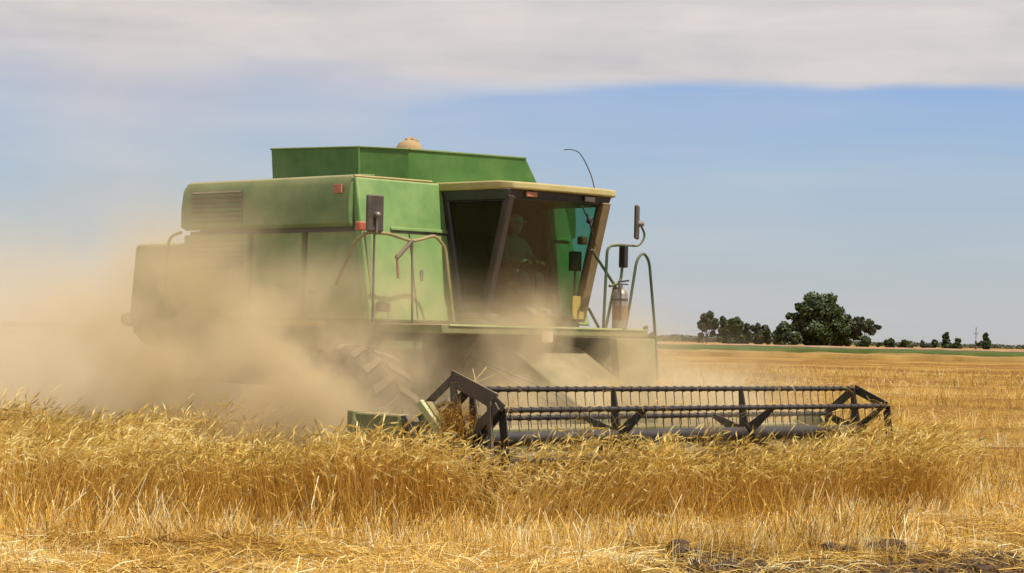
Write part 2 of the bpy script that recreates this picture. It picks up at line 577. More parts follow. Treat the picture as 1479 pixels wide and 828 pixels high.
def sheet():
    # one fan-shaped sheet: fine rows near the camera, coarse ones to the horizon
    ys = np.concatenate([np.array([-60., -20, 0, 6, 10, 13]), 13 + np.cumsum(.14 * 1.0125 ** np.arange(420)), ])
    ys = ys[ys < 900]
    ys = np.concatenate([ys, [1000, 1300, 1800, 2600, 4000, 7000, 12000]])
    t = np.linspace(-1, 1, 241)
    t = np.sign(t) * (np.abs(t) * .45 + .55 * np.abs(t) ** 4)
    rows = []
    for y in ys:
        half = max(abs(y) * .62 + 26, 40) if y < 1000 else y * 1.3
        rows.append(np.stack([t * half, np.full_like(t, y)], -1))
    P = np.stack(rows)
    Z = ground_h(P[..., 0], P[..., 1])
    Z = np.where(P[..., 1] < 10, 0, Z)
    v = np.concatenate([P, Z[..., None]], -1).reshape(-1, 3)
    nx, ny = P.shape[1], P.shape[0]
    i = np.arange(nx - 1)[None, :] + np.arange(ny - 1)[:, None] * nx
    q = np.stack([i, i + 1, i + 1 + nx, i + nx], -1).reshape(-1, 4)
    X_, Y_ = P[..., 0], P[..., 1]
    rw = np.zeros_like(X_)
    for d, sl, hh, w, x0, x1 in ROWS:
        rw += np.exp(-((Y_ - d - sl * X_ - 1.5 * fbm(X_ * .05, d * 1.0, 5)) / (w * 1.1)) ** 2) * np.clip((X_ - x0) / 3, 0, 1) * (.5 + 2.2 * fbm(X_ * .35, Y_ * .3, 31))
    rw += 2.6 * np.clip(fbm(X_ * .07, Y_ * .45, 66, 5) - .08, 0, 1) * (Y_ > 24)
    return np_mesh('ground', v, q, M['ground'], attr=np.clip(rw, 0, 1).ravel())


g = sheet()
tag(g, 'golden harvested field of cut straw stretching to the horizon', kind='structure')


# ------------------------------------------------------------------ straw and wheat
def straw_material(name, stops, transl=.35, rough=.6):
    m, nt, p, out = mat_new(name)
    at = N(nt, 'ShaderNodeAttribute', attribute_name='rnd')
    c = ramp(nt, at.outputs['Fac'], stops)
    nt.links.new(c, p.inputs['Base Color'])
    p.inputs['Roughness'].default_value = rough
    p.inputs['Specular IOR Level'].default_value = .18
    tl = N(nt, 'ShaderNodeBsdfTranslucent')
    nt.links.new(c, tl.inputs[0])
    mx = N(nt, 'ShaderNodeMixShader')
    mx.inputs[0].default_value = transl
    nt.links.new(p.outputs[0], mx.inputs[1])
    nt.links.new(tl.outputs[0], mx.inputs[2])
    nt.links.new(mx.outputs[0], out.inputs[0])
    return m


M['stem'] = straw_material('wheat_stem', [(0, (.24, .11, .02)), (.3, (.48, .26, .045)), (.65, (.76, .475, .09)), (.9, (.90, .655, .19)), (1, (.96, .80, .36))])
M['ear'] = straw_material('wheat_ear', [(0, (.32, .22, .055)), (.35, (.64, .46, .11)), (.7, (.87, .68, .23)), (1, (.93, .82, .44))], .3, .85)
M['straw'] = straw_material('cut_straw', [(0, (.20, .10, .022)), (.3, (.52, .295, .05)), (.65, (.84, .54, .12)), (.9, (.94, .71, .24)), (1, (.98, .88, .54))], .3)


def ribbon(pts, w, side):
    """list of quads along pts, width w[i], side vector"""
    pts = np.array(pts, float); side = np.array(side, float)
    side /= np.linalg.norm(side)
    w = np.broadcast_to(np.asarray(w, float), (len(pts),))
    v = np.empty((len(pts) * 2, 3))
    v[0::2] = pts - side * w[:, None] / 2
    v[1::2] = pts + side * w[:, None] / 2
    q = np.array([[2 * i, 2 * i + 1, 2 * i + 3, 2 * i + 2] for i in range(len(pts) - 1)])
    return v, q


def merge(parts):
    V, Q, Mi, b = [], [], [], 0
    for v, q, mi in parts:
        V.append(v); Q.append(q + b); Mi.append(np.full(len(q), mi)); b += len(v)
    return np.concatenate(V), np.concatenate(Q), np.concatenate(Mi)


def wheat_template(r):
    h = r.uniform(.58, .76)
    parts = []
    nod = r.uniform(.9, 2.7)          # how far the ear hooks over, radians from upright
    bend = r.uniform(.0, .22)
    pts = []
    ang, x, z = r.uniform(-.06, .1), 0., 0.
    nseg = 5
    for i in range(nseg + 1):
        pts.append((x, 0, z))
        ang += bend / nseg
        x += math.sin(ang) * h / nseg; z += math.cos(ang) * h / nseg
    base_ang = ang
    x, _, z = pts[-1]
    for i in range(3):
        ang += (nod - base_ang) / 3 * .8
        x += math.sin(ang) * .035; z += math.cos(ang) * .035
        pts.append((x, 0, z))
    sidev = (0, 1, .0)
    v, q = ribbon(pts, .0042, sidev); parts.append((v, q, 0))
    v, q = ribbon(pts, .0036, (1, .2, .1)); parts.append((v, q, 0))
    # ear
    L = r.uniform(.06, .085)
    e = [(x + math.sin(ang) * L * t, 0, z + math.cos(ang) * L * t) for t in (0, .25, .6, .85, 1.0)]
    for sv in ((0, 1, 0), (math.cos(ang), 0, -math.sin(ang))):
        v, q = ribbon(e, [.005, .0115, .011, .008, .002], sv); parts.append((v, q, 1))
    # awns
    for k in range(5):
        t = .15 + .18 * k
        s0 = np.array([x + math.sin(ang) * L * t, 0, z + math.cos(ang) * L * t])
        a2 = ang + r.uniform(-.45, .45)
        d = np.array([math.sin(a2), r.uniform(-.45, .45), math.cos(a2)])
        v, q = ribbon([s0, s0 + d * r.uniform(.05, .085)], [.0022, .0008], (0.3, 1, .2)); parts.append((v, q, 1))
    # leaves
    for k in range(int(r.random() < .5)):
        hz = r.uniform(.15, .6) * h
        az = r.uniform(0, 6.28); l_ = r.uniform(.10, .2)
        a_ = r.uniform(.5, 1.2)
        pl, px, pz = [], 0, hz
        for i in range(4):
            pl.append((px * math.cos(az) + bend * hz * .4, px * math.sin(az), pz))
            px += math.sin(a_) * l_ / 3; pz += math.cos(a_) * l_ / 3; a_ += .6
        v, q = ribbon(pl, [.004, .006, .005, .001], (-math.sin(az), math.cos(az), .15)); parts.append((v, q, 0))
    return merge(parts)


def scatter(name, templates, px, py, yaw, sc, tiltx, tilty, rnd, mats, zoff=0.0, group=None, jitter=None):
    n = len(px)
    which = rng.integers(0, len(templates), n)
    gz = ground_h(px, py) + zoff
    V, Q, Mi, A, b = [], [], [], [], 0
    for t, (tv, tq, tm) in enumerate(templates):
        idx = np.where(which == t)[0]
        if len(idx) == 0: continue
        c, s = np.cos(yaw[idx]), np.sin(yaw[idx])
        v = tv[None] * sc[idx, None, None] if sc.ndim == 1 else tv[None] * sc[idx][:, None, :]
        X = v[..., 0] * c[:, None] - v[..., 1] * s[:, None]
        Y = v[..., 0] * s[:, None] + v[..., 1] * c[:, None]
        Z = v[..., 2].copy()
        # lean: shear growing with height keeps feet planted
        X = X + Z * tiltx[idx][:, None]; Y = Y + Z * tilty[idx][:, None]
        Z = Z / np.sqrt(1 + tiltx[idx] ** 2 + tilty[idx] ** 2)[:, None]
        X = X + px[idx][:, None]; Y = Y + py[idx][:, None]; Z = Z + gz[idx][:, None]
        nv = tv.shape[0]
        V.append(np.stack([X, Y, Z], -1).reshape(-1, 3))
        Q.append((tq[None] + (np.arange(len(idx)) * nv)[:, None, None]).reshape(-1, 4) + b)
        Mi.append(np.tile(tm, len(idx)))
        A.append(np.repeat(rnd[idx], nv))
        b += nv * len(idx)
    return np_mesh(name, np.concatenate(V), np.concatenate(Q), mats, np.concatenate(A), np.concatenate(Mi))


# machine frame: x forward (towards the viewer's right and nearer), y to the machine's left
CM_O = np.array([-1.74, 25.17]); CA = R(-45)
FX, FY = math.cos(CA), math.sin(CA)


def to_machine(x, y):
    dx, dy = x - CM_O[0], y - CM_O[1]
    return dx * FX + dy * FY, -dx * FY + dy * FX


EDGE_X = np.array([-9, -4.6, -2.5, -1.2, .3, 1.3, 2.5, 3.6, 4.9, 5.6])
EDGE_Y = np.array([18.6, 19.2, 19.9, 20.3, 20.4, 20.8, 21.6, 22.6, 23.4, 24.6])


def in_wheat(x, y, slack=0.0):
    f_, l_ = to_machine(x, y)
    near = np.interp(x, EDGE_X, EDGE_Y) + 1.2 * fbm(x * .45, y * .12, 77) + .8 * fbm(x * 1.7, y * .5, 78)
    ok = y > near - slack
    # uncut: right of the machine's swath (l < -1.42), or still ahead of the cutter bar
    ok &= (l_ < -1.42) | ((f_ > 3.25) & (l_ < 5.10) & (x < 4.72 + .5 * fbm(x * 0 + 3, y * 1.1, 4)))
    ok &= (y < 46)
    return ok


def build_wheat():
    T = [wheat_template(np.random.default_rng(100 + i)) for i in range(24)]
    n = 88000
    x = rng.uniform(-9, 6, n); y = rng.uniform(17.5, 30, n)
    keep = in_wheat(x, y) & (np.abs(x) < y * .245 + .8)
    x, y = x[keep], y[keep]
    # bare gaps near the ragged edge
    gap = fbm(x * 1.1, y * 1.1, 55)
    near = np.interp(x, EDGE_X, EDGE_Y)
    keep = (gap > -.10) | (y > near + 1.3)
    keep &= rng.random(len(x)) < np.clip(.35 + (y - near) / 1.2, .35, 1)
    x, y = x[keep], y[keep]
    # farther rows to the left of the machine, thinner because only their tops show
    n2 = 16000
    x2 = rng.uniform(-13, -2, n2); y2 = rng.uniform(30, 46, n2)
    k2 = in_wheat(x2, y2) & (np.abs(x2) < y2 * .245 + .8)
    x, y = np.concatenate([x, x2[k2]]), np.concatenate([y, y2[k2]])
    n = len(x)
    yaw = rng.normal(.1, 1.1, n)
    hv = .93 + .65 * fbm(x * .75, y * .75, 12) + .5 * fbm(x * 2.3, y * 2.3, 13)
    # the crop ahead of the middle of the reel stands lower
    hv = hv - .10 * np.exp(-((x - 1.3) / 1.3) ** 2) * (y > 21.5)
    sc = hv * rng.uniform(.85, 1.12, n)
    tx = 1.7 * fbm(x * 1.1, y * 1.1, 41) + rng.normal(.04, .16, n)
    ty = 1.0 * fbm(x * .9, y * .9, 43) + rng.normal(-.05, .13, n)
    near2 = np.interp(x, EDGE_X, EDGE_Y) + 1.2 * fbm(x * .45, y * .12, 77) + .8 * fbm(x * 1.7, y * .5, 78)
    fr = np.clip(1 - (y - near2) / .9, 0, 1)
    patch = np.clip(.5 + 2.4 * fbm(x * 1.3, x * 0 + 2, 91), 0, 1)
    ty = ty - fr * patch * rng.uniform(0, .9, n)
    tx = tx + fr * patch * rng.normal(.1, .45, n)
    sc = sc * (1 - .25 * fr * patch * rng.random(n))
    # lodged patches
    lod = np.clip((fbm(x * .8 + 7, y * .8, 61) - .04) * 7, 0, 1)
    tx = tx + lod * rng.uniform(-.6, .9, n); ty = ty - lod * rng.uniform(0, .7, n)
    rnd = np.clip(.60 + 1.2 * fbm(x * .9, y * .9, 87) + rng.normal(0, .25, n), 0, 1)
    print('wheat stalks', n)
    o = scatter('standing_wheat', T, x, y, yaw, sc, tx, ty, rnd, [M['stem'], M['ear']])
    tag(o, 'standing ripe golden wheat with bent ears in front of the combine', 'wheat', kind='stuff')


build_wheat()


def straw_templates(kind, k):
    out = []
    for i in range(k):
        r = np.random.default_rng(500 + i + (1000 if kind == 'lie' else 0))
        parts = []
        for j in range(3 if kind == 'up' else 4):
            ox, oy = r.normal(0, .03, 2)
            if kind == 'up':
                h = r.uniform(.14, .36)
                lx, ly = r.normal(0, .12, 2)
                pts = [(ox, oy, -.02), (ox + lx * h * .5, oy + ly * h * .5, h * .55), (ox + lx * h * 1.4, oy + ly * h * 1.4, h)]
                w = .0055
            else:
                h = r.uniform(.12, .38)
                a = r.uniform(0, 6.28); e = abs(r.normal(.12, .2))
                d = np.array([math.cos(a) * math.cos(e), math.sin(a) * math.cos(e), math.sin(e)])
                p0 = np.array([ox * 2, oy * 2, r.uniform(0, .05)])
                pts = [p0, p0 + d * h * .5 + np.array([0, 0, .02]), p0 + d * h + np.array([0, 0, -.015])]
                w = .0065
            s = r.normal(0, 1, 3)
            s[2] *= .4
            v, q = ribbon(pts, w, s); parts.append((v, q, 0))
        out.append(merge(parts))
    return out


SOIL_A = lambda x, y: ((18.6 + (x - 1.2) * .22 - y) + 5 * 0)


def build_stubble():
    # foreground: rows of cut stubble and loose straw between the camera and the crop
    n = 34000
    x = rng.uniform(-6, 7.5, n); y = rng.uniform(15.5, 27, n)
    k = (np.abs(x) < y * .245 + .8) & ~in_wheat(x, y, -.1)
    f_, l_ = to_machine(x, y)
    k &= ~((l_ > -1.4) & (l_ < 5.1) & (f_ > -5) & (f_ < 3.5))
    soil = (x > .9) & (18.95 + (x - 1.2) * .12 - y + 2.0 * fbm(x * .8, y * .8, 71) * 2 > 0)
    k &= ~(soil & (rng.random(n) < .88))
    x, y = x[k], y[k]
    n = len(x)
    tall = np.clip(.75 + 1.6 * fbm(x * .6, y * .9, 15), .25, 1.5) * np.where((y > 18.3), 1.0, .6)
    e_ = np.interp(x, EDGE_X, EDGE_Y)
    tall = tall * (1 + .75 * np.exp(-np.clip(e_ - y, 0, 9) / 1.1))
    tall = np.where(x > 3.4, tall * .65, tall)
    print('stubble', n)
    o = scatter('stubble', straw_templates('up', 16), x, y, rng.uniform(0, 6.28, n), tall * rng.uniform(.7, 1.2, n),
                rng.normal(.05, .25, n), rng.normal(0, .2, n), np.clip(.56 + 1.2 * fbm(x * 1.2, y * 1.2, 5) + rng.normal(0, .33, n), 0, 1), [M['straw']])
    tag(o, 'short upright cut stubble in front of the standing wheat', 'stubble', kind='stuff')
    n = 27000
    x = rng.uniform(-6, 8.5, n); y = 15.5 + rng.random(n) ** 1.3 * 14
    k = (np.abs(x) < y * .245 + .8) & ~in_wheat(x, y, -.4)
    soil = (x > .9) & (18.95 + (x - 1.2) * .12 - y + 2.0 * fbm(x * .8, y * .8, 71) * 2 > 0)
    k &= ~(soil & (rng.random(n) < .80))
    x, y = x[k], y[k]
    n = len(x)
    print('loose', n)
    o = scatter('loose_straw', straw_templates('lie', 16), x, y, rng.uniform(0, 6.28, n), rng.uniform(.7, 1.25, n),
                rng.normal(0, .1, n), rng.normal(0, .1, n), np.clip(.56 + 1.5 * fbm(x * .9, y * .9, 6) + rng.normal(0, .33, n), 0, 1), [M['straw']],
                zoff=.015)
    tag(o, 'loose laid straw scattered over the foreground of the field', 'straw', kind='stuff')
    # the open field behind and to the right
    n = 60000
    y = 24 + 110 * rng.random(n) ** 2.0
    x = rng.uniform(-1, 1, n) * (y * .26 + 1)
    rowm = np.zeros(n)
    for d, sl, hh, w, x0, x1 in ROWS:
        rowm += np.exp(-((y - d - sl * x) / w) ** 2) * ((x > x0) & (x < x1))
    f_, l_ = to_machine(x, y)
    k = ~in_wheat(x, y, .2) & ~((l_ > -1.4) & (l_ < 5.1) & (f_ > -5) & (f_ < 3.6)) & ~((x < 0) & (y > 60))
    k &= (x > -.1 * y)
    k &= rng.random(n) < .5 + .5 * np.clip(fbm(x * .15, y * .15, 8) * 3 + rowm, 0, 1)
    x, y = x[k], y[k]
    n = len(x)
    sc = rng.uniform(.7, 1.2, n) * np.interp(y, [24, 50, 134], [.8, 1.0, 1.6])
    print('field', n)
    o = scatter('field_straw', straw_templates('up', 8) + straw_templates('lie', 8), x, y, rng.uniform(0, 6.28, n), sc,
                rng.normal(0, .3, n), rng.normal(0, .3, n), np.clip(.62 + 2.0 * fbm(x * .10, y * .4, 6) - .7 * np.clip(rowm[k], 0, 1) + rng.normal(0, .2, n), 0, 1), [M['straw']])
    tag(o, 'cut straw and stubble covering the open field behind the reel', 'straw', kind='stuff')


build_stubble()


# far strips of standing crop
def strip(name, y0, y1, x0, x1, sl, h, stops, label, seed):
    m, nt, p, out = mat_new(name)
    tc = N(nt, 'ShaderNodeTexCoord')
    n1 = N(nt, 'ShaderNodeTexNoise', inp={'Scale': .12, 'Detail': 8.0, 'Roughness': .7})
    nt.links.new(tc.outputs['Object'], n1.inputs[0])
    nt.links.new(ramp(nt, n1.outputs[0], stops), p.inputs['Base Color'])
    p.inputs['Roughness'].default_value = .95
    p.inputs['Specular IOR Level'].default_value = .1
    xs = np.linspace(x0, x1, 500)
    ts = np.concatenate([[0], np.linspace(.001, .999, 14), [1]])
    X, Tt = np.meshgrid(xs, ts)
    Y = y0 + (y1 - y0) * Tt + sl * X + .8 * fbm(X * .1, Tt, seed) * 6
    Z = h * (1 + .5 * fbm(X * .25, Y * .1, seed + 1) * 2) + ground_h(X, Y) * .5
    Z[0] = -.3; Z[-1] = -.3
    v = np.stack([X, Y, Z], -1).reshape(-1, 3)
    nx, ny = X.shape[1], X.shape[0]
    i = np.arange(nx - 1)[None, :] + np.arange(ny - 1)[:, None] * nx
    q = np.stack([i, i + 1, i + 1 + nx, i + nx], -1).reshape(-1, 4)
    o = np_mesh(name, v, q, m)
    tag(o, label, kind='structure')


strip('wheat_strip', 232, 262, -160, 160, .02, .50, [(.35, (.20, .115, .035)), (.65, (.38, .24, .075))], 'brown strip of uncut crop crossing the far field', 3)
strip('green_crop_strip', 330, 450, -240, 240, .02, .55, [(.35, (.055, .080, .020)), (.65, (.10, .12, .03))], 'low green crop strip in front of the far trees', 4)
strip('bare_strip', 640, 700, -400, 500, .02, .35, [(.35, (.30, .16, .10)), (.65, (.42, .26, .16))], 'reddish bare earth strip at the foot of the far trees', 6)


# ------------------------------------------------------------------ trees
def leaf_material(name, c0, c1):
    m, nt, p, out = mat_new(name)
    at = N(nt, 'ShaderNodeAttribute', attribute_name='rnd')
    c = ramp(nt, at.outputs['Fac'], [(0, c0), (1, c1)])
    nt.links.new(c, p.inputs['Base Color'])
    p.inputs['Roughness'].default_value = .6
    tl = N(nt, 'ShaderNodeBsdfTranslucent')
    nt.links.new(c, tl.inputs[0])
    mx = N(nt, 'ShaderNodeMixShader')
    mx.inputs[0].default_value = .2
    nt.links.new(p.outputs[0], mx.inputs[1])
    nt.links.new(tl.outputs[0], mx.inputs[2])
    nt.links.new(mx.outputs[0], out.inputs[0])
    return m


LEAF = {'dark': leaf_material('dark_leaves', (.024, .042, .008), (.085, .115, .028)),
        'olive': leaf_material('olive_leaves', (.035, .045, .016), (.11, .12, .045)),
        'hazy': leaf_material('haze_tinted_leaves', (.06, .075, .045), (.13, .14, .08))}  # hazy: greyer, paler leaf colour with the haze of distance painted in
m, nt, p, out = mat_new('bark')
p.inputs['Base Color'].default_value = (.12, .085, .06, 1)
p.inputs['Roughness'].default_value = .9
M['bark'] = m

# photo frame bearing of a tree turned into a place on the field at its real distance
def px_x(px, dist): return (px - 739.5) / 3300.0 * dist * 1.0 + .0


def tree(name, label, cat, px, dist, blobs, kind, leaves, trunk_h, leaf=.55, group='trees along the far edge of the field', trunks=1, grow=1.22):
    """blobs: (offset right in px, height above foot in px, radius in px); px at this distance is dist/3300 m"""
    blobs = [(bx, bz * (1 + (grow - 1) * .35), br * grow) for bx, bz, br in blobs]
    k = dist / 3300.0
    root = bpy.data.objects.new(name, None)
    COL.objects.link(root)
    root.location = (px_x(px, dist), dist, 0)
    tag(root, label, cat, group)
    r = np.random.default_rng(int(px * 7))
    V, A = [], []
    tot = sum(b[2] ** 2 for b in blobs)
    for (bx, bz, br) in blobs:
        n = int(2.2 * leaves * br ** 2 / tot)
        # sub-clumps give the crown its broken outline
        ns = max(5, int(br * .9))
        cd = r.normal(0, 1, (ns, 3)); cd /= np.linalg.norm(cd, axis=1)[:, None]
        cc = cd * (br * k) * r.uniform(.25, .78, (ns, 1)) * np.array([1, 1, .95])
        rad = br * k * r.uniform(.3, .5, ns)
        w = r.integers(0, ns, n)
        d = r.normal(0, 1, (n, 3)); d /= np.linalg.norm(d, axis=1)[:, None]
        pos = cc[w] + d * (rad[w] * r.uniform(.3, 1.05, n) ** .6)[:, None]
        pos += np.array([bx * k, r.normal(0, br * k * .15), bz * k])
        pos[:, 2] = np.maximum(pos[:, 2], .15)
        tone = np.clip(.45 + .25 * r.normal(0, 1, ns)[w] + r.normal(0, .15, n), 0, 1)
        # leaf spray: a quad at random orientation
        pos[:, 2] = np.maximum(pos[:, 2], .1 + .5 * r.random(n))
        u = r.normal(0, 1, (n, 3)); u /= np.linalg.norm(u, axis=1)[:, None]
        t2 = np.cross(u, d + .3 * r.normal(0, 1, (n, 3))); t2 /= np.linalg.norm(t2, axis=1)[:, None] + 1e-6
        s = 1.2 * leaf * r.uniform(.6, 1.3, n)[:, None]
        q4 = np.stack([pos - u * s * .5, pos + t2 * s * .35, pos + u * s * .5, pos - t2 * s * .35], 1)
        V.append(q4.reshape(-1, 3)); A.append(np.repeat(tone, 4))
    V = np.concatenate(V); A = np.concatenate(A)
    Q = np.arange(len(V)).reshape(-1, 4)
    np_mesh('crown', V, Q, LEAF[kind], A, parent=root)
    mb = MB()
    bl = sorted(blobs, key=lambda b: -b[2])
    for t in range(trunks):
        b = bl[min(t, len(bl) - 1)]
        x0 = b[0] * k * .8
        rt = max(.18, trunk_h * .06)
        mb.tube([(x0, 0, -.2), (x0 * 1.05 + .1, .1, trunk_h * .5), (b[0] * k, 0, max(trunk_h, b[1] * k * .8))], [rt * 1.3, rt, rt * .5], 8)
        if t == 0:
            for b2 in bl[1:5]:
                mb.tube([(x0 * 1.05 + .1, .1, trunk_h * .5), ((x0 + b2[0] * k) / 2, .2, (trunk_h * .5 + b2[1] * k) / 2 + .3), (b2[0] * k, 0, b2[1] * k)],
                        [rt * .6, rt * .4, rt * .15], 6)
    mb.build('trunk', M['bark'], root, smooth=True)
    return root


DT = 720
tree('broadleaf_tree', 'largest dark green tree of the far row, with a tall domed crown', 'tree', 1183, DT,
     [(5, 56, 24), (-12, 46, 20), (22, 44, 18), (-22, 30, 17), (0, 26, 26), (26, 24, 20), (-36, 43, 9), (-43, 42, 6), (38, 40, 8), (-8, 12, 16), (14, 10, 18), (34, 12, 14), (-28, 55, 8)],
     'dark', 15000, 4, .9, grow=1.06)
tree('broadleaf_tree', 'bright green tree leaning out just behind the largest tree on its right', 'tree', 1229, DT + 12,
     [(-6, 24, 15), (6, 30, 10), (14, 34, 7), (8, 16, 9)], 'olive', 4200, 3, .8)
tree('broadleaf_tree', 'small tree with a lopsided crown on a bare trunk right of the largest tree', 'tree', 1247, DT,
     [(3, 28, 9), (14, 26, 8), (22, 28, 5), (-5, 22, 6), (10, 33, 6)], 'olive', 3400, 3, .7)
tree('shrub', 'small dark shrub under the lopsided tree', 'shrub', 1251, DT - 10, [(0, 8, 8), (-8, 4, 5), (3, 4, 7)], 'dark', 1500, 1, .6)
tree('bush', 'round dark bush tucked against the left foot of the largest tree', 'bush', 1136, DT - 15,
     [(0, 18, 14), (-9, 10, 10), (10, 9, 12), (0, 6, 12), (-1, 28, 6)], 'dark', 4200, 1.5, .7)
tree('broadleaf_tree', 'tall arching tree at the left end of the left clump with daylight under it', 'tree', 1022, DT,
     [(0, 34, 9), (-7, 25, 9), (8, 27, 9), (-11, 12, 5), (-10, 5, 4), (9, 14, 4)], 'olive', 3800, 4, .7, trunks=2)
tree('broadleaf_tree', 'narrow tree second from the left in the left clump', 'tree', 1045, DT + 5,
     [(0, 30, 8), (0, 20, 9), (2, 8, 9)], 'dark', 2800, 3, .7)
tree('broadleaf_tree', 'full round tree in the middle of the left clump', 'tree', 1063, DT - 5,
     [(0, 31, 9), (2, 21, 11), (0, 9, 12)], 'dark', 3400, 3, .7)
tree('broadleaf_tree', 'dull olive tree right of the middle of the left clump', 'tree', 1081, DT,
     [(0, 25, 6), (0, 12, 9), (-3, 5, 7)], 'olive', 2200, 2, .7)
tree('broadleaf_tree', 'broad olive tree at the right end of the left clump', 'tree', 1100, DT + 4,
     [(-6, 22, 8), (5, 18, 9), (-3, 10, 11), (9, 7, 7)], 'olive', 3400, 2, .7)
tree('bush', 'pair of low dark bushes growing together right of the lopsided tree', 'bush', 1283, DT,
     [(6, 9, 6), (-2, 7, 5), (4, 4, 7), (-12, 4, 4)], 'dark', 1900, 1, .6)
tree('bush', 'single small bush between the low pair and the two right-hand trees', 'bush', 1309, DT,
     [(0, 8, 5), (0, 4, 6), (-8, 3, 3), (8, 2, 3)], 'dark', 1300, 1, .6)
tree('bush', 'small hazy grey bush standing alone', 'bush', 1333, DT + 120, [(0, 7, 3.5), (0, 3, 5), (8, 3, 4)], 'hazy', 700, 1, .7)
tree('broadleaf_tree', 'taller dark cone-topped tree of the right-hand pair', 'tree', 1368, DT,
     [(0, 16, 5), (-1, 10, 7), (0, 4, 8), (1, 21, 3)], 'dark', 2300, 2, .6)
tree('bush', 'low bush against the left side of the cone-topped tree', 'bush', 1352, DT + 3, [(0, 8, 5), (-2, 3, 6)], 'dark', 1000, 1, .6)
tree('broadleaf_tree', 'shorter round tree of the right-hand pair', 'tree', 1384, DT - 3, [(0, 11, 5), (0, 5, 7)], 'dark', 1500, 1.5, .6)
tree('broadleaf_tree', 'ragged dark tree beside the thin mast near the right edge', 'tree', 1425, DT,
     [(0, 16, 4), (1, 11, 6), (1, 5, 7), (-8, 9, 4), (0, 21, 2.5)], 'dark', 2100, 2, .6)
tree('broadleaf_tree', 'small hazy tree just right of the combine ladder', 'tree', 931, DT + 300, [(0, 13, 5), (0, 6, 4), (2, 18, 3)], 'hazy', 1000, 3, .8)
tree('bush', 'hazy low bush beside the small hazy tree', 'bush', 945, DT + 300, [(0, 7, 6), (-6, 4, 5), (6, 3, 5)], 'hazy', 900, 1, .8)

# far treeline beyond: reads as one mass
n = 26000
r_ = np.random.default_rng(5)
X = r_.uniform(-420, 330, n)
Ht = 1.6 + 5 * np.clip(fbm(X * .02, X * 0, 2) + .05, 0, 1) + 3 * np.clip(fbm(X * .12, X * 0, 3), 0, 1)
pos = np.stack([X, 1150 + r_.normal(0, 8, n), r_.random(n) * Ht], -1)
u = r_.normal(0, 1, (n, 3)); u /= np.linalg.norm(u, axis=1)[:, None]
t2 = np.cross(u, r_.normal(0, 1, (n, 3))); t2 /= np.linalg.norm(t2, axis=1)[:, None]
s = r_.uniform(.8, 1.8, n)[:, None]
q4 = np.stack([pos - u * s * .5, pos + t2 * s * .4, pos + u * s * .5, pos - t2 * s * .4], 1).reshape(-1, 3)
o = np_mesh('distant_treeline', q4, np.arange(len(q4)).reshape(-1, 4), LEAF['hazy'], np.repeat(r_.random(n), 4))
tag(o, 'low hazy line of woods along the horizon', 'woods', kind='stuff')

mb = MB()
xm = px_x(1411, 760)
mb.tube([(xm, 760, 0), (xm, 760, 7.5)], .12, 6).bar((xm - .9, 760, 5.4), (xm + .9, 760, 5.4), .18, .12)
mb.tube([(xm, 760, 0), (xm, 760, 3)], .35, 6)
tag(mb.build('mast', M['bark']), 'thin bare mast beside the ragged tree near the right edge', 'mast')

# ------------------------------------------------------------------ soil clods
mc, nt, p, out = mat_new('clod_earth')
tc = N(nt, 'ShaderNodeTexCoord')
n1 = N(nt, 'ShaderNodeTexNoise', inp={'Scale': 18.0, 'Detail': 8.0, 'Roughness': .7})
nt.links.new(tc.outputs['Object'], n1.inputs[0])
nt.links.new(ramp(nt, n1.outputs[0], [(.3, (.02, .011, .007)), (.7, (.14, .08, .042))]), p.inputs['Base Color'])
p.inputs['Roughness'].default_value = .95
bp = N(nt, 'ShaderNodeBump', inp={'Strength': 1.0, 'Distance': .03})
nt.links.new(n1.outputs[0], bp.inputs['Height'])
nt.links.new(bp.outputs[0], p.inputs['Normal'])


def clod(px, py, r, label, seed, group=None, dark=False):
    import bmesh
    # foot of the clod on the flat field for that bearing
    hy = 483 + .022 * (px - 739.5)
    d = 1.8 * 3300 / (py - hy)
    x = (px - 739.5) / 3300 * d
    bm = bmesh.new()
    bmesh.ops.create_icosphere(bm, subdivisions=3, radius=1)
    rr = np.random.default_rng(seed)
    ph = rr.uniform(0, 6, 6)
    for v in bm.verts:
        c = v.co
        k = 1 + .22 * math.sin(3 * c.x + ph[0]) * math.sin(4 * c.y + ph[1]) + .16 * math.sin(7 * c.z + ph[2] + 3 * c.x) + .12 * math.sin(11 * c.y + ph[3]) + rr.normal(0, .045)
        v.co = Vector((c.x * k * 1.35, c.y * k, c.z * k * .75)) * r
    me = bpy.data.meshes.new('soil_clod')
    bm.to_mesh(me); bm.free()
    me.materials.append(mc)
    o = bpy.data.objects.new('soil_clod', me)
    COL.objects.link(o)
    o.location = (x, d, float(ground_h(x, d)) + r * .35)
    o.rotation_euler = (0, 0, rr.uniform(0, 6))
    tag(o, label, 'clod', group)


clod(992, 808, .13, 'largest black clod of earth, alone at the edge of the straw', 1)
clod(664, 790, .09, 'small brown clod half buried in the stubble left of the others', 2)
clod(1212, 808, .12, 'upright brown clod on the bare earth, left of the widest mound', 3)
clod(1290, 808, .14, 'wide brown mound of earth with straw around it', 4)
clod(1372, 806, .06, 'small clod right of the widest mound', 5)
clod(1283, 790, .06, 'small clod just behind the widest mound', 6)
for i, (a, b, c) in enumerate([(1020, 822, .05), (1060, 826, .06), (1105, 822, .05), (1150, 825, .055), (1190, 823, .05), (1245, 824, .06), (1335, 822, .05), (960, 826, .05),
                               (1400, 818, .045), (1430, 805, .04), (1080, 815, .035), (1170, 814, .035)]):
    clod(a, b, c, 'small crumbly clod in the strip of bare earth along the bottom edge', 20 + i, 'small clods of bare earth')

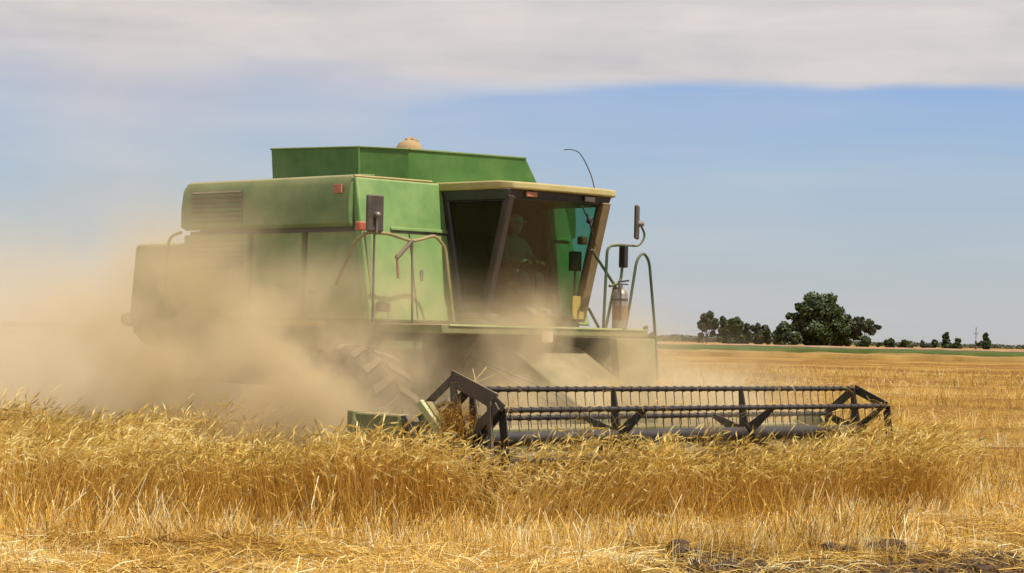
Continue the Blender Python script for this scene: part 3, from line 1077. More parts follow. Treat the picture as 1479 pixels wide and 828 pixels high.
# loose crumbs grading from the bare earth into the straw
rr = np.random.default_rng(8)
n = 5200
x = rr.uniform(.6, 5.6, n); y = rr.uniform(16.8, 20.6, n)
sv = 18.95 + (x - 1.2) * .12 - y + 4.0 * fbm(x * .8, y * .8, 71) + rr.normal(0, .25, n)
k = (sv > -.1) & (x > .8)
x, y = x[k], y[k]
n = len(x)
ico = np.array([(0, 0, -1), (.72, -.53, -.45), (-.28, -.85, -.45), (-.89, 0, -.45), (-.28, .85, -.45), (.72, .53, -.45), (.28, -.85, .45), (-.72, -.53, .45),
                (-.72, .53, .45), (.28, .85, .45), (.89, 0, .45), (0, 0, 1)])
tri = np.array([(0, 1, 2), (1, 0, 5), (0, 2, 3), (0, 3, 4), (0, 4, 5), (1, 5, 10), (2, 1, 6), (3, 2, 7), (4, 3, 8), (5, 4, 9), (1, 10, 6), (2, 6, 7), (3, 7, 8),
                (4, 8, 9), (5, 9, 10), (6, 10, 11), (7, 6, 11), (8, 7, 11), (9, 8, 11), (10, 9, 11)])
r_s = .010 + .035 * rr.random(n) ** 3
v = ico[None] * (1 + rr.normal(0, .22, (n, 12, 1))) * r_s[:, None, None] * np.array([1.2, 1, .8])
v = v + np.stack([x, y, ground_h(x, y) + r_s * .4], -1)[:, None]
o = np_mesh('soil_crumbs', v.reshape(-1, 3), (tri[None] + (np.arange(n) * 12)[:, None, None]).reshape(-1, 3), mc)
tag(o, 'crumbled brown earth among the straw along the bottom right', 'soil', kind='stuff')

# ================================================================== the combine
C = bpy.data.objects.new('combine_harvester', None)
COL.objects.link(C)
C.location = (CM_O[0], CM_O[1], 0)
C.rotation_euler = (0, 0, CA)
tag(C, 'green combine harvester with grain header, half hidden in its own dust', 'combine harvester')

# hull behind the panels
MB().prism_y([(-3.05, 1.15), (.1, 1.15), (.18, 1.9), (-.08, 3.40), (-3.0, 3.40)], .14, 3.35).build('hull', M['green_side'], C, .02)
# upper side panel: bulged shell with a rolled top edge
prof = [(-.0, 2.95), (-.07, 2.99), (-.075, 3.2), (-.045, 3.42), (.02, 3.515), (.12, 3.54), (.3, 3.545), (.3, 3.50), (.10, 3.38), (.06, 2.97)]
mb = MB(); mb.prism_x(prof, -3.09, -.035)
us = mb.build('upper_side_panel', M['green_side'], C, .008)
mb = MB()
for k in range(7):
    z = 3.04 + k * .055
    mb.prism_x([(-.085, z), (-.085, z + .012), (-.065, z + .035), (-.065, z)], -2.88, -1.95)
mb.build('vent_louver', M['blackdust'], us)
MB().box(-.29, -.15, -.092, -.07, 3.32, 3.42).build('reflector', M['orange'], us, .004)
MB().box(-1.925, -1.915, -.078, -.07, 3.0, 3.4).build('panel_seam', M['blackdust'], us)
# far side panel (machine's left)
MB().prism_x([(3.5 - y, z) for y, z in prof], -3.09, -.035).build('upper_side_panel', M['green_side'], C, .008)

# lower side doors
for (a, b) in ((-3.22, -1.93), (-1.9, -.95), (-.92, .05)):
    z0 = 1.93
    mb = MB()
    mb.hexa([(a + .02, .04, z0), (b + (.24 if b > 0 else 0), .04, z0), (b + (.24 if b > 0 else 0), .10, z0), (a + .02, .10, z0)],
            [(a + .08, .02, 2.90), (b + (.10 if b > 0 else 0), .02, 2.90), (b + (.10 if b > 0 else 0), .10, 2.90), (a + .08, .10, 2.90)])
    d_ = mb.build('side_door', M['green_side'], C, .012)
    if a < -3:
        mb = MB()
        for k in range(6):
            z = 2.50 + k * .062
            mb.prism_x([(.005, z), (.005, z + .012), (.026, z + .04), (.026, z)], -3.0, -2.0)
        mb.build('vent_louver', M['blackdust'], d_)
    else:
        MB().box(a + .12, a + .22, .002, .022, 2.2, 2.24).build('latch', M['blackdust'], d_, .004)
MB().box(-3.1, .05, .08, .13, 2.905, 2.948).build('crease_shadow_strip', M['black'], C)  # black strip standing in for the crease shadow under the upper panel
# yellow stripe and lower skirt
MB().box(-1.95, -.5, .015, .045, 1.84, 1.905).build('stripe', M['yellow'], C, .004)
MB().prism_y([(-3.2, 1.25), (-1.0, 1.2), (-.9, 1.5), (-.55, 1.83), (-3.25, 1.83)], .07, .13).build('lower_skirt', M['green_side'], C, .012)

# front panel leaning forward at its foot
mb = MB()
mb.hexa([(.29, 0, 1.92), (.29, 3.52, 1.92), (.17, 3.52, 1.92), (.17, 0, 1.92)],
        [(.0, -.01, 3.50), (.0, 3.30, 3.50), (-.1, 3.30, 3.50), (-.1, -.01, 3.50)])
fp = mb.build('front_panel', M['green'], C, .02)
# pressed rib across the front panel and upright seams
xf = lambda z: .29 - (z - 1.92) * .29 / 1.58
MB().hexa([(xf(2.93) + .022, .42, 2.93), (xf(2.93) + .022, 3.3, 2.93), (xf(2.93) - .02, 3.3, 2.93), (xf(2.93) - .02, .42, 2.93)],
          [(xf(2.965) + .022, .42, 2.965), (xf(2.965) + .022, 3.3, 2.965), (xf(2.965) - .02, 3.3, 2.965), (xf(2.965) - .02, .42, 2.965)]).build('rib', M['green'], fp, .006)
MB().box(xf(2.9) - .02, xf(2.9) + .006, .42, 3.3, 2.905, 2.929).build('seam', M['black'], fp)
for yy in (.70,):
    MB().bar((xf(2.9) + .004, yy, 2.9), (xf(1.95) + .004, yy, 1.95), .014, .014, (0, 1, 0)).build('seam', M['black'], fp)
MB().tube([(-.02, -.02, 3.51), (-.02, 1.15, 3.515)], .014, 8).build('edge_trim', M['cream'], fp)
MB().box(.10, .19, -.10, .0, 2.90, 3.0).build('marker_lamp', M['red'], C, .015)
MB().box(.10, .19, 3.45, 3.55, 2.90, 3.0).build('marker_lamp', M['red'], C, .015)

MB().box(xf(2.45) + .004, xf(2.45) + .022, .80, .84, 2.38, 2.50).build('latch', M['worn'], fp, .004)
MB().box(xf(2.1) + .004, xf(2.1) + .02, .10, .30, 2.02, 2.12).build('foot_hole', M['blackdust'], fp, .004)
# roof deck between the side shells
MB().box(-3.05, -.05, .28, 3.25, 3.42, 3.52).build('roof_deck', M['green_side'], C, .01)

# grain tank extension
lo = [(-2.02, .45, 3.50), (-.47, .45, 3.50), (-.05, .82, 3.50), (-.05, 2.98, 3.50), (-.5, 3.2, 3.50), (-2.02, 3.2, 3.50)]
hi = [(-2.04, .43, 3.93), (-.47, .43, 3.89), (-.02, .80, 3.87), (-.02, 2.66, 3.90), (-.5, 2.9, 3.9), (-2.04, 2.9, 3.93)]
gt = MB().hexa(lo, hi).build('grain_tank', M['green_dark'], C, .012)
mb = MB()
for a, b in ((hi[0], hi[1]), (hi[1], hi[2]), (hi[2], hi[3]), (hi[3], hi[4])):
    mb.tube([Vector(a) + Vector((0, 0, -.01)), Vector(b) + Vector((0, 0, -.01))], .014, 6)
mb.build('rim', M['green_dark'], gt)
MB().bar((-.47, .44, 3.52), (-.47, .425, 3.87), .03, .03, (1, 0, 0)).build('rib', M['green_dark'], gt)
mb = MB(); mb.lathe([(3.84, .16), (3.93, .155), (3.99, .12), (4.02, .06), (4.03, .001)], 20, 'z', (-.52, 1.25, 0))
mb.tube([(-.52, 1.2, 4.02), (-.56, 1.3, 4.05), (-.5, 1.38, 4.01)], .02, 6)
mb.build('auger_cap', M['grain'], gt, smooth=True)

# rear hood
MB().prism_y([(-3.1, 2.82), (-4.36, 2.82), (-4.41, 2.78), (-4.50, 1.95), (-4.42, 1.72), (-4.2, 1.58), (-3.1, 1.45)], .22, 3.2).build('rear_hood', M['green_side'], C, .03)
mb = MB(); mb.lathe([(-.10, .07), (-.02, .085), (.04, .085)], 16, 'y', (-4.47, .22, 1.88))
mb.build('tail_lamp', M['blackdust'], C)
mb = MB(); mb.tube(arc_pts([(-3.05, -.09, 2.93), (-3.28, -.10, 2.88), (-3.36, -.10, 2.2), (-3.30, 0, 1.9)], .12), .018, 8)
mb.build('handrail', M['rail_dusty'], C, smooth=True)


# wheels
def wheel(cx, cy, Rr, w, lugs, name='drive_wheel'):
    prof = [(-w * .5, Rr * .52), (-w * .52, Rr * .62), (-w * .54, Rr * .8), (-w * .47, Rr * .92), (-w * .3, Rr * .965), (0, Rr * .98), (w * .3, Rr * .965), (w * .47, Rr * .92),
            (w * .54, Rr * .8), (w * .52, Rr * .62), (w * .5, Rr * .52)]
    t = MB().lathe(prof, 48, 'y', (cx, cy, Rr)).build(name, M['rubber'], C, smooth=True)
    mb = MB()
    for i in range(lugs):
        for sgn in (-1, 1):
            a0 = 2 * math.pi * (i + (.5 if sgn > 0 else 0)) / lugs
            lo, hi = [], []
            for (yy, da, rr) in ((.02, 0, .955), (.30, -.13, .95), (.50, -.19, .90), (.535, -.20, .82)):
                for wd in (-.055, .055):
                    a = a0 + da + wd * (1 if yy < .5 else 1.2)
                    for top in (0, 1):
                        R_ = Rr * rr + top * (.055 if yy < .53 else .02)
                        lo.append((cx + R_ * math.cos(a), cy + sgn * yy * w, Rr + R_ * math.sin(a)))
            b = len(mb.v)
            fs = []
            for s_ in range(3):
                o0, o1 = s_ * 4, s_ * 4 + 4
                fs += [(o0 + 1, o1 + 1, o1 + 3, o0 + 3), (o0, o0 + 1, o1 + 1, o1), (o0 + 2, o1 + 2, o1 + 3, o0 + 3)]
            fs += [(0, 1, 3, 2), (12, 13, 15, 14)]
            mb.add(lo, fs)
    mb.build('tread', M['lug'], t, .006)
    MB().lathe([(-w * .3, .05), (-w * .3, Rr * .4), (-w * .46, Rr * .44), (-w * .50, Rr * .53), (w * .50, Rr * .53), (w * .3, Rr * .4), (w * .3, .05)], 32, 'y',
               (cx, cy, Rr)).build('rim', M['yellow'], t, smooth=True)
    mb = MB().lathe([(-w * .42, .06), (-w * .42, .12), (-w * .25, .14)], 16, 'y', (cx, cy, Rr))
    for k in range(8):
        a = k * math.pi / 4
        mb.lathe([(-w * .34, .018), (-w * .28, .018)], 6, 'y', (cx + .2 * Rr / .8 * math.cos(a), cy, Rr + .2 * Rr / .8 * math.sin(a)))
    mb.build('hub', M['yellow'], t)


wheel(.22, -.18, .82, .62, 19)
wheel(.22, 3.68, .82, .62, 19)
wheel(-3.85, .42, .56, .42, 15, 'steering_wheel_rear')
wheel(-3.85, 3.0, .56, .42, 15, 'steering_wheel_rear')
MB().tube([(-3.85, .5, .56), (-3.85, 2.9, .56)], .1, 10).build('rear_axle', M['blackdust'], C)
MB().box(.0, .44, .25, 3.3, .62, 1.2).build('front_axle', M['blackdust'], C, .02)

# deck, feeder house
MB().box(.30, 1.32, .10, 3.40, 1.79, 1.89).build('deck', M['ladder'], C, .012)
MB().box(1.322, 1.335, .2, 3.3, 1.875, 1.895).build('deck_edge', M['pale_green'], C)
MB().box(1.321, 1.345, 1.60, 1.78, 1.72, 1.84).build('notice_plate', M['pale'], C, .004)
MB().prism_y([(.35, 1.3), (.5, 1.72), (1.1, 1.66), (2.3, .98), (2.3, .18), (1.7, .28)], 1.35, 2.5).build('feeder_house', M['feeder'], C, .02)
for yy in (.75, 3.0):
    MB().prism_y([(.32, 1.1), (.32, 1.78), (1.2, 1.78), (1.15, 1.7), (.6, 1.1)], yy, yy + .05).build('deck_bracket', M['blackdust'], C)
for yy in (1.27, 2.53):
    MB().tube([(.8, yy, .75), (1.9, yy, .45)], .045, 10).build('lift_cylinder', M['worn'], C)
mb = MB()
for pts in ([(.4, .9, 1.75), (1.0, 1.0, 1.5), (1.9, 1.2, 1.2), (2.3, 1.28, .95)], [(.4, 1.0, 1.72), (1.1, 1.1, 1.4), (2.3, 1.25, .9)]):
    mb.tube(arc_pts(pts, .2), .015, 6)
mb.build('hydraulic_hose', M['black'], C, smooth=True)

# left ladder
lad = MB().hexa([(1.30, 2.84, 1.20), (1.42, 2.84, 1.20), (1.42, 3.46, 1.20), (1.30, 3.46, 1.20)],
                [(1.25, 2.80, 1.78), (1.38, 2.80, 1.78), (1.38, 3.46, 1.78), (1.25, 3.46, 1.78)]).build('ladder', M['ladder'], C, .012)
for z in (.9, .6):
    MB().box(1.30, 1.46, 2.95, 3.4, z - .02, z + .02).build('step', M['blackdust'], lad, .004)
for y_ in (2.92, 3.42):
    MB().bar((1.36, y_, 1.22), (1.36, y_, .5), .05, .02, (1, 0, 0)).build('stringer', M['green'], lad)


# handrails and mirrors
def rail(pts, r=.017, mat='rail', rr=.1, name='handrail'):
    return MB().tube(arc_pts(pts, rr, 6), r, 8).build(name, M[mat], C, smooth=True)


X0 = 1.2
rail([(X0, 2.76, 1.88), (X0, 2.80, 2.84), (X0, 3.09, 2.87), (X0, 3.04, 2.42), (X0, 2.85, 2.38)], rr=.09)
rail([(X0 + .02, 2.48, 2.12), (X0 + .02, 2.66, 1.90)])
rail([(X0 - .04, 2.58, 2.79), (X0, 2.97, 2.36), (X0, 3.02, 2.27)], rr=.05)
rail([(X0 - .03, 2.83, 1.88), (X0 - .03, 2.97, 2.40)])
rail([(X0, 3.13, 1.88), (X0, 3.20, 2.15), (X0, 3.31, 2.70), (X0, 3.42, 2.80), (X0, 3.53, 2.70), (X0, 3.64, 2.0), (X0, 3.73, 1.28)], rr=.09)
# left mirror
arm = MB().tube(arc_pts([(X0, 3.05, 2.865), (X0, 3.35, 2.86), (X0, 3.46, 2.99), (X0, 3.36, 3.12)], .08), .013, 8).build('mirror_arm', M['rail'], C, smooth=True)
MB().box(X0 - .05, X0 + .05, 3.05, 3.11, 2.60, 2.86).build('clamp', M['black'], arm, .01)


def mirror(cx, cy, cz, yaw, w=.20, h=.40, back='blackdust', t=.045):
    mb = MB()
    mb.box(-t / 2, t / 2, -w / 2, w / 2, -h / 2, h / 2)
    c, s = math.cos(yaw), math.sin(yaw)
    tr = lambda p: (cx + p[0] * c - p[1] * s, cy + p[0] * s + p[1] * c, cz + p[2])
    mb.v = [tr(p) for p in mb.v]
    o = mb.build('mirror', M[back], C, .018)
    g_ = MB().box(-t / 2 - .004, -t / 2 + .002, -w / 2 + .015, w / 2 - .015, -h / 2 + .015, h / 2 - .015)
    g_.v = [tr(p) for p in g_.v]
    g_.build('glass', M['mirror'], o)
    k_ = MB().lathe([(t / 2, .035), (t / 2 + .05, .03), (t / 2 + .065, .012)], 12, 'x', (0, 0, -.02))
    k_.v = [tr(p) for p in k_.v]
    k_.build('bracket', M['worn'], o)
    return o


mirror(X0, 3.30, 3.14, R(36), .20, .40, 'blackdust')
# right mirror and its dusty rail
mirror(.62, -.27, 3.07, R(-5), .22, .40, 'blackdust')
rail([(.66, -.27, 3.05), (.66, -.27, 2.86)], .012, 'worn', name='mirror_arm')
rail([(.14, -.38, 2.30), (.45, -.40, 2.76), (.60, -.36, 2.86), (.60, -.05, 2.86), (.60, .25, 2.80), (.60, .36, 2.80), (.60, .64, 2.875), (.60, .80, 2.75), (.60, .95, 1.92)], .018, 'rail_dusty', .07)
rail([(.60, -.25, 2.86), (.60, -.25, 1.9)], .012, 'blackdust')
rail([(.60, .30, 2.80), (.60, .33, 1.9)], .014, 'blackdust')
rail([(.60, .30, 2.80), (.60, .08, 2.60)], .028, 'blackdust', name='clamp')
rail([(.60, .08, 2.64), (.60, .11, 2.38)], .016, 'strap', name='tie_strap')

# ---- cab
YL, YR = 2.90, 1.30
cab = MB().box(-.02, .69, YR + .004, YL - .004, 1.90, 1.96).build('cab', M['interior'], C)       # floor pan; everything else of the cab hangs from it
MB().hexa([(.30, YR + .01, 1.96), (.34, YR + .01, 1.96), (.34, YL - .01, 1.96), (.30, YL - .01, 1.96)],
          [(.04, YR + .01, 3.30), (.08, YR + .01, 3.30), (.08, YL - .01, 3.30), (.04, YL - .01, 3.30)]).build('rear_wall', M['interior'], cab)
xw = lambda z: .70 + (z - 1.96) * .36 / 1.36        # windshield plane


def pillar(a, b, w, mat='blackdust', name='pillar'):
    return MB().hexa([(a[0] - w / 2, a[1] - w / 2, a[2]), (a[0] + w / 2, a[1] - w / 2, a[2]), (a[0] + w / 2, a[1] + w / 2, a[2]), (a[0] - w / 2, a[1] + w / 2, a[2])],
                     [(b[0] - w / 2, b[1] - w / 2, b[2]), (b[0] + w / 2, b[1] - w / 2, b[2]), (b[0] + w / 2, b[1] + w / 2, b[2]), (b[0] - w / 2, b[1] + w / 2, b[2])]).build(name, M[mat], cab, .012)


pillar((xw(1.96), YR + .03, 1.96), (xw(3.34), YR + .03, 3.34), .085, 'pillar_dark')
pillar((xw(1.96) + .02, YL - .06, 1.96), (xw(3.34), YL - .03, 3.34), .125, 'pillar_tan')
pillar((.36, YR + .03, 1.96), (.06, YR + .03, 3.34), .10, 'black')
pillar((.36, YL - .03, 1.96), (.08, YL - .03, 3.34), .09, 'blackdust')
MB().box(xw(2) - .06, xw(2) + .04, YR + .08, YL - .12, 1.955, 2.02).build('sill', M['blackdust'], cab, .01)
MB().box(.3, xw(2) - .07, YR - .01, YR + .05, 1.962, 2.03).build('sill', M['blackdust'], cab, .01)
# head band under the roof
MB().hexa([(-.08, YR - .02, 3.30), (1.07, YR - .02, 3.30), (1.07, YL + .04, 3.30), (-.08, YL + .04, 3.30)],
          [(-.08, YR - .03, 3.42), (1.09, YR - .03, 3.42), (1.09, YL + .08, 3.42), (-.08, YL + .08, 3.42)]).build('head_band', M['black'], cab, .01)
MB().box(1.085, 1.12, 1.55, 1.72, 3.34, 3.40).build('work_lamp', M['orange'], cab, .008)
MB().box(1.085, 1.12, 2.5, 2.67, 3.34, 3.40).build('work_lamp', M['worn'], cab, .008)
# roof: shell with chamfered corners and a turned-down lip
poly = [(-.18, 1.24), (.95, 1.24), (1.12, 1.34), (1.17, 1.7), (1.17, 2.72), (1.10, 3.04), (.95, 3.12), (-.18, 3.12)]
MB().hexa([(x, y, 3.415) for x, y in poly], [(x * .995, y, 3.50 + (0.012 if x < 1 else -.0)) for x, y in poly]).build('roof', M['cream'], cab, .02, seg=3)
# curved windshield
mb = MB()
cols, rws = 14, 8
vs = []
for j in range(rws + 1):
    z = 2.0 + (3.32 - 2.0) * j / rws
    for i in range(cols + 1):
        t = i / cols
        y = YR + .075 + (YL - .12 - YR - .075) * t
        vs.append((xw(z) + .10 * (1 - (2 * t - 1) ** 2), y, z))
mb.add(vs, [(j * (cols + 1) + i, j * (cols + 1) + i + 1, (j + 1) * (cols + 1) + i + 1, (j + 1) * (cols + 1) + i) for j in range(rws) for i in range(cols)])
ws = mb.build('windshield', M['glass_front'], cab, smooth=True)
MB().add([(.27, YR + .012, 2.02), (xw(2.02) - .05, YR + .012, 2.02), (xw(3.3) - .05, YR + .012, 3.3), (.0, YR + .012, 3.3)], [(0, 1, 2, 3)]).build('side_window', M['glass_side'], cab)
MB().add([(.30, YL - .012, 2.02), (xw(2.02) - .05, YL - .012, 2.02), (xw(3.3) - .05, YL - .012, 3.3), (.06, YL - .012, 3.3)], [(0, 1, 2, 3)]).build('door_window', M['glass_left'], cab)
# window rubber
mb = MB()
mb.tube([(.27, YR, 2.04), (xw(2.04) - .05, YR, 2.04), (xw(3.29) - .05, YR, 3.29), (.02, YR, 3.29)], .012, 6, closed=True)
mb.build('window_seal', M['black'], cab)
# wiper
mb = MB().tube([(xw(3.28) + .07, 2.45, 3.28), (xw(3.0) + .10, 2.68, 3.02)], .008, 6).tube([(xw(3.2) + .09, 2.53, 3.21), (xw(2.85) + .10, 2.78, 2.83)], .006, 6)
mb.lathe([(-.03, .03), (.03, .03)], 10, 'x', (xw(3.1) + .1, 2.60, 3.12))
mb.build('wiper', M['black'], cab)
MB().box(xw(2.1) + .055, xw(2.1) + .075, YL - .25, YL - .06, 1.99, 2.26).build('warning_label', M['yellow'], cab, .003)
# furniture
seat = MB().box(.34, .66, 1.78, 2.26, 2.28, 2.40).box(.26, .36, 1.80, 2.24, 2.41, 2.95).box(.36, .56, 1.92, 2.12, 1.963, 2.279).build('seat', M['seat'], cab, .04, seg=3)
col_ = MB().tube([(.80, 2.02, 1.97), (.76, 2.02, 2.55)], .04, 10).tube([(.76 + .17 * math.sin(a_ * math.pi / 8) * .35, 2.02 + .19 * math.cos(a_ * math.pi / 8), 2.57 + .17 * math.sin(a_ * math.pi / 8) * .5) for a_ in range(16)], .012, 6, closed=True)
col_.build('steering_column', M['black'], cab, smooth=True)
MB().box(.30, .64, 1.40, 1.60, 1.965, 2.62).build('console', M['interior'], cab, .03)
MB().box(.72, .78, 2.66, 2.82, 2.55, 2.78).tube([(.75, 2.74, 1.965), (.75, 2.74, 2.56)], .015, 6).build('monitor', M['black'], cab, .01)
# aerial
pts = arc_pts([(.9, 2.89, 3.50), (.9, 2.83, 3.66), (.9, 2.70, 3.84), (.9, 2.60, 3.93), (.9, 2.45, 3.945), (.9, 2.36, 3.93)], .1, 4)
MB().tube(pts, .006, 6).build('aerial', M['black'], C, smooth=True)

# ---- header (grain platform)
H0, H1 = -1.34, 4.98
hd = MB().prism_y([(2.25, .10), (2.25, .82), (2.30, .86), (2.36, .82), (2.36, .20), (2.7, .12), (3.35, .12), (3.38, .09), (2.7, .06)], H0 + .03, H1 - .03).build('header', M['header_green'], C, .006)
for y_ in (H0, H1 - .03):
    MB().prism_y([(2.2, .08), (2.2, .80), (2.45, .99), (2.62, .96), (3.05, .55), (3.5, .32), (3.85, .18), (3.85, .10)], y_, y_ + .03).build('end_sheet', M['header_green'], hd, .004)
mb = MB().tube([(2.68, H0 + .06, .44), (2.68, H1 - .06, .44)], .16, 16)
# auger flighting: left- and right-handed spirals meeting in the middle
for sgn, (a, b) in ((1, (H0 + .08, 1.1)), (-1, (2.5, H1 - .08))):
    nst = 90
    vs, fs = [], []
    for i in range(nst + 1):
        yy = a + (b - a) * i / nst
        an = sgn * (yy - a) / .45 * 2 * math.pi
        for r_i in (.15, .28):
            vs.append((2.68 + r_i * math.cos(an), yy, .44 + r_i * math.sin(an)))
    fs = [(2 * i, 2 * i + 1, 2 * i + 3, 2 * i + 2) for i in range(nst)]
    mb.add(vs, fs)
mb.build('auger', M['worn'], hd, smooth=True)
mb = MB()
for i in range(80):
    y_ = H0 + .08 + i * (H1 - H0 - .16) / 79
    mb.hexa([(3.36, y_ - .014, .085), (3.36, y_ + .014, .085), (3.36, y_ + .014, .115), (3.36, y_ - .014, .115)],
            [(3.50, y_ - .003, .095), (3.50, y_ + .003, .095), (3.50, y_ + .003, .105), (3.50, y_ - .003, .105)])
mb.build('cutter_bar', M['worn'], hd)
# near end: drive box, cover and divider
MB().box(1.78, 2.44, H0 - .16, H0 - .004, .72, .99).box(1.70, 1.80, H0 - .20, H0 - .01, .68, 1.01).build('drive_cover', M['header_green'], hd, .02)
MB().prism_y([(2.46, .98), (2.54, .99), (2.86, .62), (2.74, .62)], H0 - .17, H0 - .01).build('drive_cover', M['blackdust'], hd, .008)
MB().prism_y([(2.66, .70), (2.70, 1.12), (2.76, 1.13), (3.20, .74), (3.24, .55)], H0 - .10, H0 - .008).build('divider', M['header_green'], hd, .006)
MB().bar((2.69, H0 - .12, 1.12), (3.10, H0 - .12, .74), .075, .05).build('divider_edge', M['pale_green'], hd, .006)

# reel
RX, RZ, RR = 3.25, .775, .49
ANG = [R(a) for a in (98, 38, -22, -82, -142, 158)]
Y0, Y1 = -1.24, 4.87
reel = MB().tube([(RX, Y0 - .04, RZ), (RX, Y1 + .04, RZ)], .075, 20).build('reel', M['reel'], C, smooth=True)
bp0 = [(RX + RR * math.cos(a), RZ + RR * math.sin(a)) for a in ANG]
mbar = MB().tube([(0, Y0, 0), (0, Y1, 0)], .026, 10)
for (bx, bz) in bp0:
    o = MB().tube([(bx, Y0, bz), (bx, Y1, bz)], .025, 10).build('reel_bar', M['reel'], reel, smooth=True)
    t = MB()
    n_t = 44
    for i in range(n_t):
        y_ = Y0 + .09 + i * (Y1 - Y0 - .18) / (n_t - 1)
        t.tube([(bx, y_ + .01, bz), (bx - .012, y_, bz - .045), (bx + .006, y_, bz - .17)], [.007, .0055, .004], 5)
        t.lathe([(-.02, .031), (.02, .031)], 8, 'y', (bx, y_, bz))
    t.build('reel_tines', M['reel'], reel)
for si, y_ in enumerate((Y0, .78, 2.84, Y1)):
    mb = MB()
    for a in ANG:
        c0 = Vector((RX, y_, RZ))
        d = Vector((math.cos(a), 0, math.sin(a)))
        mb.bar(c0 + d * .04, c0 + d * (RR + .015), (.12, .05), .022, (0, 1, 0)) if False else mb.hexa(
            [c0 + d * .03 + Vector((-d.z, 0, d.x)) * .065 + Vector((0, -.012, 0)), c0 + d * (RR + .02) + Vector((-d.z, 0, d.x)) * .022 + Vector((0, -.012, 0)),
             c0 + d * (RR + .02) - Vector((-d.z, 0, d.x)) * .022 + Vector((0, -.012, 0)), c0 + d * .03 - Vector((-d.z, 0, d.x)) * .065 + Vector((0, -.012, 0))],
            [c0 + d * .03 + Vector((-d.z, 0, d.x)) * .065 + Vector((0, .012, 0)), c0 + d * (RR + .02) + Vector((-d.z, 0, d.x)) * .022 + Vector((0, .012, 0)),
             c0 + d * (RR + .02) - Vector((-d.z, 0, d.x)) * .022 + Vector((0, .012, 0)), c0 + d * .03 - Vector((-d.z, 0, d.x)) * .065 + Vector((0, .012, 0))])
    mb.lathe([(-.03, .12), (.03, .12)], 16, 'y', (RX, y_, RZ))
    if si in (0, 3):
        sh = -.03 if si == 0 else .03
        for i in range(6):
            (ax, az), (bx, bz) = bp0[i], bp0[(i + 1) % 6]
            mb.bar((ax, y_ + sh, az), (bx, y_ + sh, bz), .095 if i != 4 else .07, .014)
    mb.build('reel_spider', M['reel'], reel)
# reel arms and the near side shield
for y_, nm in ((H0 + .03, 'reel_arm'), (H1 - .06, 'reel_arm')):
    mb = MB()
    if y_ < 0:
        yy = Y0 - .10
        mb.bar((2.58, yy, 1.04), (3.02, yy, 1.36), .07, .02).bar((2.99, yy, 1.37), (3.62, yy, 1.16), .15, .02).bar((3.02, yy, 1.34), (3.06, yy, .85), .06, .025)
        mb.bar((3.60, yy, 1.18), (3.72, yy, 1.10), .08, .02).bar((3.02, yy - .005, 1.30), (3.25, yy - .005, .74), .07, .02)
        mb.bar((3.56, yy - .03, 1.16), (3.62, yy - .03, .42), .045, .03, (1, 0, 0))
        mb.bar((3.25, yy - .02, .78), (3.66, yy - .02, 1.12), .09, .02)
        mb.build(nm, M['blackdust'], hd)
    else:
        mb.bar((2.3, y_, .84), (2.9, y_, .66), .06, .04).bar((2.88, y_, .67), (3.25, y_, .77), .07, .04)
        mb.build(nm, M['header_green'], hd)
MB().tube([(2.35, Y0 - .07, .9), (2.95, Y0 - .07, 1.15)], .025, 8).build('reel_cylinder', M['worn'], hd)

# straw hanging on the reel and lying on the header
T = straw_templates('lie', 10)
rr = np.random.default_rng(41)
V, Q, A, b = [], [], [], 0
for i in range(170):
    tv, tq, tm = T[i % 10]
    bx, bz = bp0[rr.integers(0, 3)] if rr.random() < .75 else (RX, RZ + .06)
    p_ = np.array([bx + rr.normal(0, .02), rr.uniform(Y0, Y1) if rr.random() < .5 else rr.choice([Y0, .78, 2.84, Y1]) + rr.normal(0, .12), bz + .02])
    M3 = np.array(Euler((rr.normal(0, .7), rr.normal(0, .7), rr.uniform(0, 6.28))).to_matrix())
    v = (tv * rr.uniform(.35, .8)) @ M3.T + p_
    V.append(v); Q.append(tq + b); A.append(np.full(len(v), rr.uniform(.3, 1))); b += len(v)
V = np.concatenate(V)
W = np.stack([V[:, 0] * math.cos(CA) - V[:, 1] * math.sin(CA) + CM_O[0], V[:, 0] * math.sin(CA) + V[:, 1] * math.cos(CA) + CM_O[1], V[:, 2]], -1)
tag(np_mesh('caught_straw', W, np.concatenate(Q), M['straw'], np.concatenate(A)), 'stray straws caught on the bars and arms of the reel', 'straw', kind='stuff')

# clump of cut wheat caught on the divider
T = [wheat_template(np.random.default_rng(900 + i)) for i in range(8)]
n = 420
parts = []
rr = np.random.default_rng(77)
for i in range(n):
    tv, tq, tm = T[i % 8]
    k_ = .42
    tilt = rr.normal(1.1, .5); yw = rr.uniform(0, 6.28)
    M3 = np.array(Euler((0, tilt, yw)).to_matrix())
    v = (tv * k_ + np.array([0, 0, -.12])) @ M3.T + np.array([3.14 + rr.normal(0, .09), H0 - .10 + rr.normal(0, .04), .98 + rr.normal(0, .07) - rr.random() * .12])
    parts.append((v, tq, tm, np.full(len(v), rr.random() * .5)))
V, Q, Mi, A, b = [], [], [], [], 0
for v, q, mi, a_ in parts:
    V.append(v); Q.append(q + b); Mi.append(mi); A.append(a_); b += len(v)
V = np.concatenate(V)
ca, sa = math.cos(CA), math.sin(CA)
W = np.stack([V[:, 0] * ca - V[:, 1] * sa + CM_O[0], V[:, 0] * sa + V[:, 1] * ca + CM_O[1], V[:, 2]], -1)
o = np_mesh('wheat_clump', W, np.concatenate(Q), [M['stem'], M['ear']], np.concatenate(A), np.concatenate(Mi))
tag(o, 'tangled clump of cut wheat caught on the near header divider', 'wheat clump', kind='stuff')


